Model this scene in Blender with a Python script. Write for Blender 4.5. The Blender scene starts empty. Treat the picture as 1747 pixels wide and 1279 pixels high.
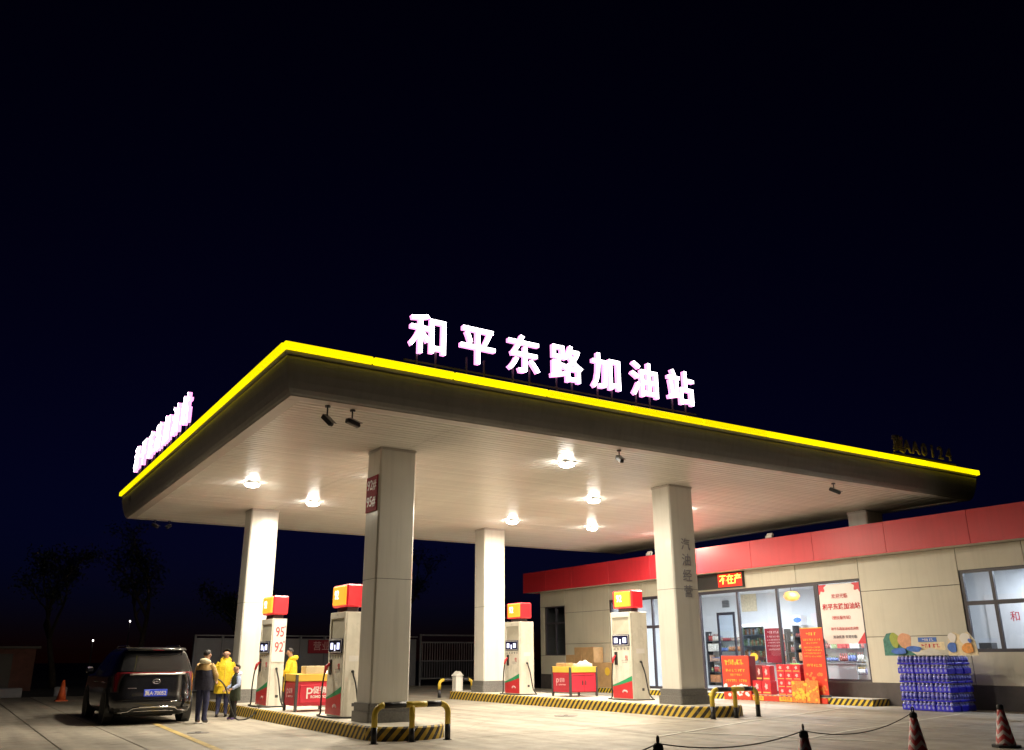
import bpy, math, random
from mathutils import Vector, Matrix
random.seed(7)
SC = bpy.context.scene
COL = SC.collection
PI = math.pi

# ------------------------------------------------------------------ camera
YAW, PITCH, ROLL, FPX = 0.5667, 0.3168, -0.0046, 1460.146
cam_d = bpy.data.cameras.new('camera'); cam = bpy.data.objects.new('camera', cam_d); COL.objects.link(cam)
_F = Vector((math.sin(YAW)*math.cos(PITCH), math.cos(YAW)*math.cos(PITCH), math.sin(PITCH)))
_Rt = Vector((math.cos(YAW), -math.sin(YAW), 0)); _U = _Rt.cross(_F)
_r = math.cos(ROLL)*_Rt + math.sin(ROLL)*_U; _u = -math.sin(ROLL)*_Rt + math.cos(ROLL)*_U
cam.matrix_world = Matrix(((_r.x, _u.x, -_F.x, 0), (_r.y, _u.y, -_F.y, 0), (_r.z, _u.z, -_F.z, 1.5), (0, 0, 0, 1)))
cam_d.sensor_width = 36.0; cam_d.lens = 36.0*FPX/1747.0
cam_d.clip_start = 0.05; cam_d.clip_end = 1500
SC.camera = cam

# ------------------------------------------------------------------ world (night sky) and moonlight
world = bpy.data.worlds.new('World'); SC.world = world; world.use_nodes = True
wn = world.node_tree.nodes; wl = world.node_tree.links
sky = wn.new('ShaderNodeTexSky'); sky.sky_type = 'NISHITA'; sky.sun_disc = False
sky.sun_elevation = math.radians(-4.3); sky.sun_rotation = .4; sky.ozone_density = 8.0; sky.dust_density = 0.0
bg = wn['Background']; bg.inputs['Strength'].default_value = 0.11
wl.new(sky.outputs['Color'], bg.inputs['Color'])
sun_d = bpy.data.lights.new('moon', 'SUN'); sun_d.energy = 0.004; sun_d.angle = math.radians(0.5); sun_d.color = (.8, .88, 1)
sun = bpy.data.objects.new('moon', sun_d); COL.objects.link(sun); sun.rotation_euler = (math.radians(50), 0, math.radians(-40))
SC.view_settings.view_transform = 'Standard'; SC.view_settings.look = 'None'
SC.view_settings.exposure = 0.12; SC.view_settings.gamma = 1.0; SC.view_settings.use_curve_mapping = False
SC.cycles.use_denoising = True
SC.cycles.max_bounces = 8; SC.cycles.diffuse_bounces = 5; SC.cycles.transparent_max_bounces = 12
SC.cycles.sample_clamp_indirect = 8.0
LAMP_W = 315.0
LAMP_C = (1.0, 0.88, 0.67)

# ------------------------------------------------------------------ materials
def nodes_of(name):
    m = bpy.data.materials.new(name); m.use_nodes = True
    nt = m.node_tree
    return m, nt, nt.nodes, nt.links, nt.nodes['Principled BSDF']
def c4(c): return (c[0], c[1], c[2], 1)
def pmat(name, col, rough=.5, metal=0., var=0., scale=4., bump=0., bscale=60., coat=0., emit=0., ecol=None, rnd=0., spec=.5, rvar=0., streak=0.):
    m, nt, N, L, P = nodes_of(name)
    P.inputs['Base Color'].default_value = c4(col)
    P.inputs['Roughness'].default_value = rough; P.inputs['Metallic'].default_value = metal
    P.inputs['Specular IOR Level'].default_value = spec
    if coat: P.inputs['Coat Weight'].default_value = coat; P.inputs['Coat Roughness'].default_value = .08
    if emit:
        P.inputs['Emission Color'].default_value = c4(ecol or col); P.inputs['Emission Strength'].default_value = emit
    if var or bump or rnd or rvar or streak:
        tc = N.new('ShaderNodeTexCoord')
    src = None
    if var:
        no = N.new('ShaderNodeTexNoise'); no.inputs['Scale'].default_value = scale; no.inputs['Detail'].default_value = 6; no.inputs['Roughness'].default_value = .65
        L.new(tc.outputs['Object'], no.inputs['Vector'])
        cr = N.new('ShaderNodeValToRGB')
        cr.color_ramp.elements[0].position = .3; cr.color_ramp.elements[1].position = .7
        cr.color_ramp.elements[0].color = c4([max(0, x*(1-var)) for x in col]); cr.color_ramp.elements[1].color = c4([min(1, x*(1+var)) for x in col])
        L.new(no.outputs['Fac'], cr.inputs['Fac']); src = cr.outputs['Color']
        if rvar:
            mr = N.new('ShaderNodeMapRange'); mr.inputs['From Min'].default_value = .3; mr.inputs['From Max'].default_value = .7
            mr.inputs['To Min'].default_value = max(0.02, rough-rvar); mr.inputs['To Max'].default_value = min(1, rough+rvar)
            L.new(no.outputs['Fac'], mr.inputs['Value']); L.new(mr.outputs['Result'], P.inputs['Roughness'])
    if rnd:
        oi = N.new('ShaderNodeObjectInfo'); hs = N.new('ShaderNodeHueSaturation')
        mr = N.new('ShaderNodeMapRange'); mr.inputs['To Min'].default_value = 1-rnd; mr.inputs['To Max'].default_value = 1+rnd
        L.new(oi.outputs['Random'], mr.inputs['Value']); L.new(mr.outputs['Result'], hs.inputs['Value'])
        if src: L.new(src, hs.inputs['Color'])
        else: hs.inputs['Color'].default_value = c4(col)
        src = hs.outputs['Color']
    if streak:
        mp = N.new('ShaderNodeMapping'); mp.inputs['Scale'].default_value = (5., 5., .28); L.new(tc.outputs['Object'], mp.inputs['Vector'])
        ns = N.new('ShaderNodeTexNoise'); ns.inputs['Scale'].default_value = 1.6; ns.inputs['Detail'].default_value = 7; ns.inputs['Roughness'].default_value = .6; L.new(mp.outputs['Vector'], ns.inputs['Vector'])
        ms = N.new('ShaderNodeMapRange'); ms.inputs['From Min'].default_value = .48; ms.inputs['From Max'].default_value = .74; ms.inputs['To Max'].default_value = streak; L.new(ns.outputs['Fac'], ms.inputs['Value'])
        xs = N.new('ShaderNodeMix'); xs.data_type = 'RGBA'; L.new(ms.outputs['Result'], xs.inputs['Factor'])
        if src: L.new(src, xs.inputs['A'])
        else: xs.inputs['A'].default_value = c4(col)
        xs.inputs['B'].default_value = c4([x*.45 for x in col]); src = xs.outputs['Result']
    if src: L.new(src, P.inputs['Base Color'])
    if bump:
        nb = N.new('ShaderNodeTexNoise'); nb.inputs['Scale'].default_value = bscale; nb.inputs['Detail'].default_value = 4
        L.new(tc.outputs['Object'], nb.inputs['Vector'])
        b = N.new('ShaderNodeBump'); b.inputs['Strength'].default_value = bump; b.inputs['Distance'].default_value = .02
        L.new(nb.outputs['Fac'], b.inputs['Height']); L.new(b.outputs['Normal'], P.inputs['Normal'])
    return m
def emat(name, col, s):
    m, nt, N, L, P = nodes_of(name)
    P.inputs['Base Color'].default_value = c4([x*.6 for x in col]); P.inputs['Roughness'].default_value = .5
    P.inputs['Emission Color'].default_value = c4(col); P.inputs['Emission Strength'].default_value = s
    return m
def stripe_mat(name, a, b, kx, kz, rough=.6, worn=.25, attr='along'):
    """two paints in slanted bars; uses the stored distance along the surface and the height"""
    m, nt, N, L, P = nodes_of(name)
    at = N.new('ShaderNodeAttribute'); at.attribute_name = attr
    tc = N.new('ShaderNodeTexCoord'); sp = N.new('ShaderNodeSeparateXYZ'); L.new(tc.outputs['Object'], sp.inputs[0])
    m1 = N.new('ShaderNodeMath'); m1.operation = 'MULTIPLY'; m1.inputs[1].default_value = kx; L.new(at.outputs['Fac'], m1.inputs[0])
    m2 = N.new('ShaderNodeMath'); m2.operation = 'MULTIPLY'; m2.inputs[1].default_value = kz; L.new(sp.outputs['Z'], m2.inputs[0])
    ad = N.new('ShaderNodeMath'); ad.operation = 'ADD'; L.new(m1.outputs[0], ad.inputs[0]); L.new(m2.outputs[0], ad.inputs[1])
    fr = N.new('ShaderNodeMath'); fr.operation = 'FRACT'; L.new(ad.outputs[0], fr.inputs[0])
    gt = N.new('ShaderNodeMath'); gt.operation = 'GREATER_THAN'; gt.inputs[1].default_value = .5; L.new(fr.outputs[0], gt.inputs[0])
    mx = N.new('ShaderNodeMix'); mx.data_type = 'RGBA'; L.new(gt.outputs[0], mx.inputs['Factor'])
    mx.inputs['A'].default_value = c4(a); mx.inputs['B'].default_value = c4(b)
    no = N.new('ShaderNodeTexNoise'); no.inputs['Scale'].default_value = 9; no.inputs['Detail'].default_value = 8; L.new(tc.outputs['Object'], no.inputs['Vector'])
    mr = N.new('ShaderNodeMapRange'); mr.inputs['From Min'].default_value = .52; mr.inputs['From Max'].default_value = .75; mr.inputs['To Max'].default_value = worn*2
    L.new(no.outputs['Fac'], mr.inputs['Value'])
    m3 = N.new('ShaderNodeMix'); m3.data_type = 'RGBA'; L.new(mr.outputs['Result'], m3.inputs['Factor']); L.new(mx.outputs['Result'], m3.inputs['A'])
    m3.inputs['B'].default_value = (.16, .14, .11, 1)
    L.new(m3.outputs['Result'], P.inputs['Base Color']); P.inputs['Roughness'].default_value = rough
    return m
def concrete_mat(name, col):
    m, nt, N, L, P = nodes_of(name)
    ge = N.new('ShaderNodeNewGeometry')
    def noise(sc, det, ro=.6):
        n = N.new('ShaderNodeTexNoise'); n.inputs['Scale'].default_value = sc; n.inputs['Detail'].default_value = det; n.inputs['Roughness'].default_value = ro
        L.new(ge.outputs['Position'], n.inputs['Vector']); return n
    def ramp(fac, p0, p1, v0, v1):
        r = N.new('ShaderNodeMapRange'); r.inputs['From Min'].default_value = p0; r.inputs['From Max'].default_value = p1
        r.inputs['To Min'].default_value = v0; r.inputs['To Max'].default_value = v1; L.new(fac, r.inputs['Value']); return r.outputs['Result']
    def mul(a, b):
        k = N.new('ShaderNodeMath'); k.operation = 'MULTIPLY'; L.new(a, k.inputs[0]); L.new(b, k.inputs[1]); return k.outputs[0]
    n1 = noise(.35, 5); n2 = noise(2.2, 8, .7); n3 = noise(55, 3)
    mp = N.new('ShaderNodeMapping'); mp.inputs['Scale'].default_value = (2.4, .16, 1); L.new(ge.outputs['Position'], mp.inputs['Vector'])
    n4 = N.new('ShaderNodeTexNoise'); n4.inputs['Scale'].default_value = 1; n4.inputs['Detail'].default_value = 6; L.new(mp.outputs['Vector'], n4.inputs['Vector'])
    v = mul(mul(ramp(n1.outputs['Fac'], .3, .7, .80, 1.14), ramp(n2.outputs['Fac'], .3, .75, 1.10, .80)), mul(ramp(n3.outputs['Fac'], .3, .7, .94, 1.05), ramp(n4.outputs['Fac'], .38, .68, 1.08, .70)))
    # oil drips
    vo = N.new('ShaderNodeTexVoronoi'); vo.inputs['Scale'].default_value = .9; L.new(ge.outputs['Position'], vo.inputs['Vector'])
    v = mul(v, ramp(vo.outputs['Distance'], .05, .12, .50, 1.0))
    v2 = N.new('ShaderNodeTexVoronoi'); v2.feature = 'DISTANCE_TO_EDGE'; v2.inputs['Scale'].default_value = .16
    wv = N.new('ShaderNodeVectorMath'); wv.operation = 'MULTIPLY_ADD'; L.new(n2.outputs['Color'], wv.inputs[0]); wv.inputs[1].default_value = (.5, .5, 0); L.new(ge.outputs['Position'], wv.inputs[2]); L.new(wv.outputs[0], v2.inputs['Vector'])
    v = mul(v, ramp(v2.outputs['Distance'], .0, .0022, .62, 1.0))
    oi = N.new('ShaderNodeObjectInfo'); v = mul(v, ramp(oi.outputs['Random'], 0, 1, .93, 1.07))
    mx = N.new('ShaderNodeVectorMath'); mx.operation = 'SCALE'; mx.inputs[0].default_value = col; L.new(v, mx.inputs['Scale'])
    L.new(mx.outputs[0], P.inputs['Base Color'])
    rr = ramp(n2.outputs['Fac'], .3, .7, .5, .75); L.new(rr, P.inputs['Roughness'])
    b = N.new('ShaderNodeBump'); b.inputs['Strength'].default_value = .25; b.inputs['Distance'].default_value = .01; L.new(n3.outputs['Fac'], b.inputs['Height']); L.new(b.outputs['Normal'], P.inputs['Normal'])
    return m
M = {}
M['ground'] = pmat('ground_earth', (.055, .05, .045), .95, var=.35, scale=.6, bump=.5, bscale=6)
M['joint'] = pmat('joint_dirt', (.07, .06, .05), .95, var=.3, scale=9)
M['concrete'] = concrete_mat('forecourt_concrete', (.345, .312, .262))
M['island_top'] = pmat('island_concrete', (.46, .43, .37), .7, var=.15, scale=3, bump=.2, bscale=80)
M['paint_y'] = pmat('worn_yellow_paint', (.46, .34, .12), .7, var=.35, scale=5)
M['paint_w'] = pmat('worn_white_paint', (.52, .50, .44), .7, var=.25, scale=5)
M['kerb'] = stripe_mat('kerb_stripes', (.03, .025, .02), (.62, .42, .05), 1/.20, -1.6/.20*.55)
M['step'] = stripe_mat('step_stripes', (.03, .025, .02), (.70, .50, .04), 1/.19, 1/.19*.9, worn=.08)
M['panel_white'] = pmat('white_aluminium_panel', (.74, .72, .67), .22, var=.03, scale=.9, rvar=.06, streak=.22)
M['plank'] = pmat('soffit_plank', (.74, .71, .65), .34, var=.06, scale=.8, rnd=.05, rvar=.1)
M['plank_gap'] = pmat('soffit_gap', (.06, .055, .05), .9)
M['trim'] = pmat('soffit_trim', (.55, .5, .46), .45, var=.08, scale=2)
M['fascia'] = pmat('fascia_grey_panel', (.50, .48, .45), .34, var=.1, scale=.7, rvar=.08, streak=.25)
M['fascia_d'] = pmat('fascia_dark_groove', (.07, .065, .06), .5)
M['strip'] = emat('yellow_light_strip', (1.0, .80, .0), 1.25)
_n = M['strip'].node_tree; _o = _n.nodes.new('ShaderNodeObjectInfo'); _r = _n.nodes.new('ShaderNodeMapRange'); _r.inputs['To Min'].default_value = .95; _r.inputs['To Max'].default_value = 1.5
_n.links.new(_o.outputs['Random'], _r.inputs['Value']); _n.links.new(_r.outputs['Result'], _n.nodes['Principled BSDF'].inputs['Emission Strength'])
M['letter_f'] = emat('letter_face_glow', (1.0, .90, .95), 7.0)
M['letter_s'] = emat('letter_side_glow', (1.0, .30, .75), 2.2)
M['code'] = pmat('unlit_brass_letter', (.34, .27, .16), .5, var=.1)
M['black_metal'] = pmat('black_metal', (.025, .024, .024), .45)
M['dark_metal'] = pmat('dark_metal', (.06, .06, .065), .4)
M['grey_metal'] = pmat('grey_metal', (.32, .32, .32), .35, metal=.6)
M['chrome'] = pmat('chrome', (.75, .75, .77), .12, metal=1.)
M['chrome_soft'] = pmat('satin_chrome', (.8, .8, .8), .28, metal=1.)
M['stone'] = pmat('plinth_granite', (.17, .165, .16), .4, var=.3, scale=30, rvar=.1)
M['white_plastic'] = pmat('white_plastic', (.75, .74, .70), .4, var=.05)
M['rubber'] = pmat('black_rubber', (.02, .02, .02), .7)
M['red_paint'] = pmat('red_paint', (.60, .035, .045), .35, var=.08, scale=2)
M['dred'] = pmat('dark_red_plate', (.34, .03, .05), .8, var=.1, spec=.2)
M['red_box_glow'] = pmat('red_lightbox', (.75, .03, .04), .35, emit=.32, ecol=(1, .02, .04))
M['orange_glow'] = emat('orange_light_panel', (1.0, .38, .03), 1.15)
M['white_glow'] = emat('white_light_print', (1, .95, .85), 1.8)
M['screen_frame'] = pmat('screen_navy', (.015, .016, .06), .25)
M['screen'] = emat('screen_digits', (.72, .74, 1.0), 1.6)
M['green'] = pmat('green_band', (.03, .33, .14), .4, var=.05)
M['text_red'] = pmat('red_print', (.55, .03, .05), .5)
M['text_pink'] = pmat('pale_pink_print', (.70, .45, .47), .5)
M['text_grey'] = pmat('grey_print', (.30, .29, .32), .5)
M['text_white'] = pmat('white_print', (.78, .76, .74), .5)
M['text_yellow'] = pmat('yellow_print', (.80, .52, .06), .5)
M['text_dark'] = pmat('dark_print', (.06, .05, .08), .5)
M['cream'] = pmat('dispenser_cream', (.74, .71, .63), .3, var=.06, scale=1.6, rvar=.1, streak=.25)
M['cream_d'] = pmat('dispenser_recess', (.50, .47, .39), .4, var=.05)
M['key'] = pmat('keypad_grey', (.38, .37, .35), .5)
M['cart_red'] = pmat('cart_red', (.62, .03, .06), .35, var=.06, scale=3)
M['cart_red_d'] = pmat('cart_side_red', (.45, .03, .05), .4, var=.06, scale=3)
M['cart_yellow'] = pmat('cart_yellow', (.78, .50, .08), .4, var=.06)
M['cardboard'] = pmat('cardboard', (.43, .27, .13), .8, var=.15, scale=5, rnd=.1)
M['pale_box'] = pmat('pale_carton', (.62, .50, .30), .7, var=.1)
M['cloth_white'] = pmat('white_cloth', (.78, .76, .72), .9, var=.05, bump=.3, bscale=20)
M['yel'] = pmat('rail_yellow', (.66, .48, .05), .4, var=.15, scale=9)
M['blk'] = pmat('rail_black', (.025, .025, .03), .4, var=.2, scale=9)
M['wall_panel'] = pmat('beige_wall_panel', (.56, .53, .44), .5, var=.06, scale=.8, rnd=.04, rvar=.1, streak=.16)
M['wall_core'] = pmat('wall_joint', (.10, .09, .08), .8)
M['plinth'] = pmat('dark_wall_plinth', (.075, .065, .065), .5, var=.25, scale=3)
M['red_fascia'] = pmat('red_fascia_panel', (.60, .030, .045), .42, var=.08, scale=.6, rnd=.06, streak=.18)
M['frame'] = pmat('window_frame_dark', (.05, .045, .06), .35)
M['int_wall'] = pmat('interior_white_wall', (.75, .75, .75), .8, var=.03)
M['int_floor'] = pmat('interior_tile', (.5, .48, .46), .3, var=.05)
M['tube'] = emat('shop_tube_light', (.92, .95, 1.0), 16.0)
M['orange_lamp'] = emat('orange_lamp', (1.0, .40, .06), .9)
M['led_red'] = emat('led_red_glow', (1.0, .03, .01), .55)
M['led_yel'] = emat('led_yellow_dots', (1.0, .62, .08), 3.0)
M['paper_white'] = pmat('poster_white', (.78, .75, .73), .55, var=.03)
M['poster_red'] = pmat('poster_red', (.62, .05, .07), .5, var=.1, scale=10)
M['banner_red'] = pmat('banner_red', (.72, .055, .03), .45, var=.08, scale=3)
M['banner_or'] = pmat('banner_orange', (.80, .22, .05), .5, var=.4, scale=14)
M['gift_red'] = pmat('gift_box_red', (.60, .03, .045), .35, var=.08, scale=6, rnd=.12)
M['gift_dark'] = pmat('gift_box_maroon', (.20, .02, .03), .4, var=.1)
M['gold'] = pmat('gold_print', (.75, .50, .14), .4)
M['blue_film'] = pmat('blue_shrink_film', (.028, .024, .64), .3, var=.25, scale=18, bump=.4, bscale=25, coat=.4)
M['bottle'] = pmat('bottle_pet', (.30, .32, .80), .15, var=.2, scale=20)
M['cap'] = pmat('white_cap', (.80, .80, .82), .35)
M['fence'] = pmat('grey_fence', (.20, .20, .23), .6, var=.15, scale=1)
M['brick_d'] = pmat('dark_brick_shed', (.16, .07, .055), .8, var=.3, scale=3)
M['bark'] = pmat('bark', (.06, .045, .035), .9, var=.3, scale=8)
M['leaf'] = pmat('leaf_dark', (.045, .06, .028), .7, var=.4, scale=3)
M['lamp_glow'] = emat('street_lamp_glow', (1, .95, .85), 6.0)
M['canopy_lens'] = emat('canopy_lamp_lens', (1.0, .95, .86), 75.0)
M['car'] = pmat('black_car_paint', (.010, .010, .013), .22, coat=1.0)
M['car_trim'] = pmat('car_black_trim', (.02, .02, .02), .5)
M['car_glass'] = pmat('car_dark_glass', (.018, .018, .02), .04, spec=.8)
M['tail_red'] = pmat('tail_lamp_red', (.16, .012, .018), .1, coat=1.)
M['plate_blue'] = pmat('number_plate_blue', (.02, .06, .62), .4, emit=.12, ecol=(.05, .12, 1))  # faint blue glow put into the plate colour, though it is no lamp
M['rim'] = pmat('alloy_rim', (.28, .28, .29), .3, metal=.9)
M['skin'] = pmat('skin', (.52, .30, .21), .55)
M['hair'] = pmat('black_hair', (.018, .015, .014), .55, bump=.4, bscale=90)
M['coat_y'] = pmat('yellow_coat', (.78, .56, .02), .7, var=.1, scale=5, bump=1.0, bscale=14)
M['coat_navy'] = pmat('navy_coat', (.022, .022, .045), .75, var=.25, scale=6, bump=1.0, bscale=14)
M['coat_tan'] = pmat('tan_hood', (.42, .28, .11), .8, var=.2, scale=9, bump=.5, bscale=20)
M['hood_pale'] = pmat('pale_hood', (.58, .52, .36), .85, var=.15, scale=12, bump=.5, bscale=25)
M['trouser'] = pmat('navy_trousers', (.025, .028, .075), .85, var=.3, scale=8, bump=.4, bscale=18)
M['trouser_b'] = pmat('black_trousers', (.02, .02, .02), .85, var=.2, bump=.3, bscale=18)
M['shoe'] = pmat('black_shoe', (.025, .022, .022), .5)
M['shoe_w'] = pmat('white_sole', (.66, .64, .58), .6)
M['shoe_p'] = pmat('purple_shoe', (.10, .06, .20), .6)
M['coat_green'] = pmat('dark_green_coat', (.03, .04, .022), .8, var=.2, bump=1.0, bscale=14)
M['sleeve_blue'] = pmat('pale_blue_sleeve', (.36, .44, .66), .8, var=.15, scale=14)
M['hood_lilac'] = pmat('lilac_hood', (.55, .52, .66), .85, var=.1)
M['orange_cone'] = pmat('orange_cone', (.55, .09, .02), .6)
def glass_mat(name, tint=(.9, .95, 1.0), refl=.12):
    m, nt, N, L, P = nodes_of(name); N.remove(P)
    t = N.new('ShaderNodeBsdfTransparent'); t.inputs[0].default_value = c4(tint)
    g = N.new('ShaderNodeBsdfGlossy'); g.inputs['Roughness'].default_value = .03
    fr = N.new('ShaderNodeLayerWeight'); fr.inputs['Blend'].default_value = .5
    pw = N.new('ShaderNodeMath'); pw.operation = 'POWER'; pw.inputs[1].default_value = 4.; L.new(fr.outputs['Facing'], pw.inputs[0])
    ad = N.new('ShaderNodeMath'); ad.operation = 'MULTIPLY_ADD'; ad.inputs[1].default_value = .6; ad.inputs[2].default_value = refl*.3; L.new(pw.outputs[0], ad.inputs[0])
    mx = N.new('ShaderNodeMixShader'); L.new(ad.outputs[0], mx.inputs[0]); L.new(t.outputs[0], mx.inputs[1]); L.new(g.outputs[0], mx.inputs[2])
    L.new(mx.outputs[0], N['Material Output'].inputs['Surface'])
    return m
M['glass'] = glass_mat('shop_glass')
# cone with slanted red/white bands
def cone_mat():
    m, nt, N, L, P = nodes_of('cone_red_white')
    tc = N.new('ShaderNodeTexCoord'); sp = N.new('ShaderNodeSeparateXYZ'); L.new(tc.outputs['Object'], sp.inputs[0])
    ab = N.new('ShaderNodeMath'); ab.operation = 'ARCTAN2'; L.new(sp.outputs['X'], ab.inputs[0]); L.new(sp.outputs['Y'], ab.inputs[1])
    pp = N.new('ShaderNodeMath'); pp.operation = 'PINGPONG'; pp.inputs[1].default_value = PI/4; L.new(ab.outputs[0], pp.inputs[0])
    a1 = N.new('ShaderNodeMath'); a1.operation = 'MULTIPLY'; a1.inputs[1].default_value = .8; L.new(pp.outputs[0], a1.inputs[0])
    z1 = N.new('ShaderNodeMath'); z1.operation = 'MULTIPLY'; z1.inputs[1].default_value = 7.5; L.new(sp.outputs['Z'], z1.inputs[0])
    ad = N.new('ShaderNodeMath'); ad.operation = 'ADD'; L.new(a1.outputs[0], ad.inputs[0]); L.new(z1.outputs[0], ad.inputs[1])
    fr = N.new('ShaderNodeMath'); fr.operation = 'FRACT'; L.new(ad.outputs[0], fr.inputs[0])
    gt = N.new('ShaderNodeMath'); gt.operation = 'GREATER_THAN'; gt.inputs[1].default_value = .55; L.new(fr.outputs[0], gt.inputs[0])
    mx = N.new('ShaderNodeMix'); mx.data_type = 'RGBA'; L.new(gt.outputs[0], mx.inputs['Factor']); mx.inputs['A'].default_value = (.50, .035, .035, 1); mx.inputs['B'].default_value = (.62, .52, .50, 1)
    no = N.new('ShaderNodeTexNoise'); no.inputs['Scale'].default_value = 12; no.inputs['Detail'].default_value = 6; L.new(tc.outputs['Object'], no.inputs['Vector'])
    mr = N.new('ShaderNodeMapRange'); mr.inputs['From Min'].default_value = .45; mr.inputs['From Max'].default_value = .8; mr.inputs['To Max'].default_value = .7; L.new(no.outputs['Fac'], mr.inputs['Value'])
    m3 = N.new('ShaderNodeMix'); m3.data_type = 'RGBA'; L.new(mr.outputs['Result'], m3.inputs['Factor']); L.new(mx.outputs['Result'], m3.inputs['A']); m3.inputs['B'].default_value = (.10, .05, .045, 1)
    L.new(m3.outputs['Result'], P.inputs['Base Color']); P.inputs['Roughness'].default_value = .55
    return m
M['cone'] = cone_mat()

# ------------------------------------------------------------------ mesh helpers
class MB:
    def __init__(s): s.v = []; s.f = []; s.mi = []; s.sm = []; s.al = None
    def add(s, vs, fs, mi=0, smooth=False):
        b = len(s.v); s.v += [tuple(v) for v in vs]
        for f in fs: s.f.append(tuple(b+i for i in f)); s.mi.append(mi); s.sm.append(smooth)
        return s
    def box(s, x0, x1, y0, y1, z0, z1, mi=0):
        vs = [(x0,y0,z0),(x1,y0,z0),(x1,y1,z0),(x0,y1,z0),(x0,y0,z1),(x1,y0,z1),(x1,y1,z1),(x0,y1,z1)]
        return s.add(vs, [(0,3,2,1),(4,5,6,7),(0,1,5,4),(1,2,6,5),(2,3,7,6),(3,0,4,7)], mi)
    def bbox(s, x0, x1, y0, y1, z0, z1, r=.01, mi=0):
        """box with chamfered edges all round"""
        vs = []; idx = {}
        X = (x0, x1); Y = (y0, y1); Z = (z0, z1)
        for i in (0, 1):
            for j in (0, 1):
                for k in (0, 1):
                    sx = 1 if i == 0 else -1; sy = 1 if j == 0 else -1; sz = 1 if k == 0 else -1
                    for a, d in enumerate(((0, r*sy, r*sz), (r*sx, 0, r*sz), (r*sx, r*sy, 0))):
                        idx[i, j, k, a] = len(vs); vs.append((X[i]+d[0], Y[j]+d[1], Z[k]+d[2]))
        fs = []
        for i in (0, 1):
            q = [idx[i,0,0,0], idx[i,1,0,0], idx[i,1,1,0], idx[i,0,1,0]]; fs.append(q if i == 1 else q[::-1])
            q = [idx[0,i,0,1], idx[1,i,0,1], idx[1,i,1,1], idx[0,i,1,1]]; fs.append(q if i == 0 else q[::-1])
            q = [idx[0,0,i,2], idx[1,0,i,2], idx[1,1,i,2], idx[0,1,i,2]]; fs.append(q if i == 1 else q[::-1])
        for i in (0, 1):
            for j in (0, 1):
                q = [idx[i,j,0,0], idx[i,j,1,0], idx[i,j,1,1], idx[i,j,0,1]]; fs.append(q if (i+j) % 2 else q[::-1])
                q = [idx[i,0,j,0], idx[i,1,j,0], idx[i,1,j,2], idx[i,0,j,2]]; fs.append(q[::-1] if (i+j) % 2 else q)
                q = [idx[0,i,j,1], idx[1,i,j,1], idx[1,i,j,2], idx[0,i,j,2]]; fs.append(q if (i+j) % 2 else q[::-1])
                for k in (0, 1):
                    q = [idx[i,j,k,0], idx[i,j,k,1], idx[i,j,k,2]]; fs.append(q if (i+j+k) % 2 else q[::-1])
        return s.add(vs, fs, mi)
    def tube(s, pts, r, n=10, mi=0, cap=True):
        P = [Vector(p) for p in pts]; R = r if isinstance(r, (list, tuple)) else [r]*len(P)
        up = None; vs = []
        for i, p in enumerate(P):
            t = (P[min(i+1, len(P)-1)]-P[max(i-1, 0)]).normalized()
            if up is None:
                up = Vector((0, 0, 1)) if abs(t.z) < .9 else Vector((1, 0, 0))
            u = (up - t*up.dot(t)).normalized(); w = t.cross(u); up = u
            for k in range(n):
                a = 2*PI*k/n; vs.append(p + (u*math.cos(a)+w*math.sin(a))*R[i])
        fs = [(i*n+k, i*n+(k+1) % n, (i+1)*n+(k+1) % n, (i+1)*n+k) for i in range(len(P)-1) for k in range(n)]
        s.add(vs, fs, mi, True)
        if cap:
            b = len(s.v)-len(vs)
            s.f.append(tuple(b+k for k in range(n))[::-1]); s.mi.append(mi); s.sm.append(False)
            e = b+(len(P)-1)*n; s.f.append(tuple(e+k for k in range(n))); s.mi.append(mi); s.sm.append(False)
        return s
    def cyl(s, c, r, z0, z1, n=20, mi=0, r1=None):
        return s.tube([(c[0], c[1], z0), (c[0], c[1], z1)], [r, r if r1 is None else r1], n, mi)
    def lathe(s, prof, n=24, mi=0, c=(0, 0, 0), sx=1., sy=1., smooth=True):
        vs = [(c[0]+r*sx*math.cos(2*PI*k/n), c[1]+r*sy*math.sin(2*PI*k/n), c[2]+z) for r, z in prof for k in range(n)]
        fs = [(i*n+k, i*n+(k+1) % n, (i+1)*n+(k+1) % n, (i+1)*n+k) for i in range(len(prof)-1) for k in range(n)]
        s.add(vs, fs, mi, smooth)
        b = len(s.v)-len(vs); e = b+(len(prof)-1)*n
        s.f.append(tuple(b+k for k in range(n))[::-1]); s.mi.append(mi); s.sm.append(False)
        s.f.append(tuple(e+k for k in range(n))); s.mi.append(mi); s.sm.append(False)
        return s
    def prism(s, poly, a, b, axis='y', mi=0):
        """poly in the two other axes, extruded along axis from a to b"""
        def P(p, t): return {'x': (t, p[0], p[1]), 'y': (p[0], t, p[1]), 'z': (p[0], p[1], t)}[axis]
        n = len(poly); vs = [P(p, a) for p in poly]+[P(p, b) for p in poly]
        fs = [tuple(range(n))[::-1], tuple(range(n, 2*n))]+[(i, (i+1) % n, n+(i+1) % n, n+i) for i in range(n)]
        return s.add(vs, fs, mi)
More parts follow.
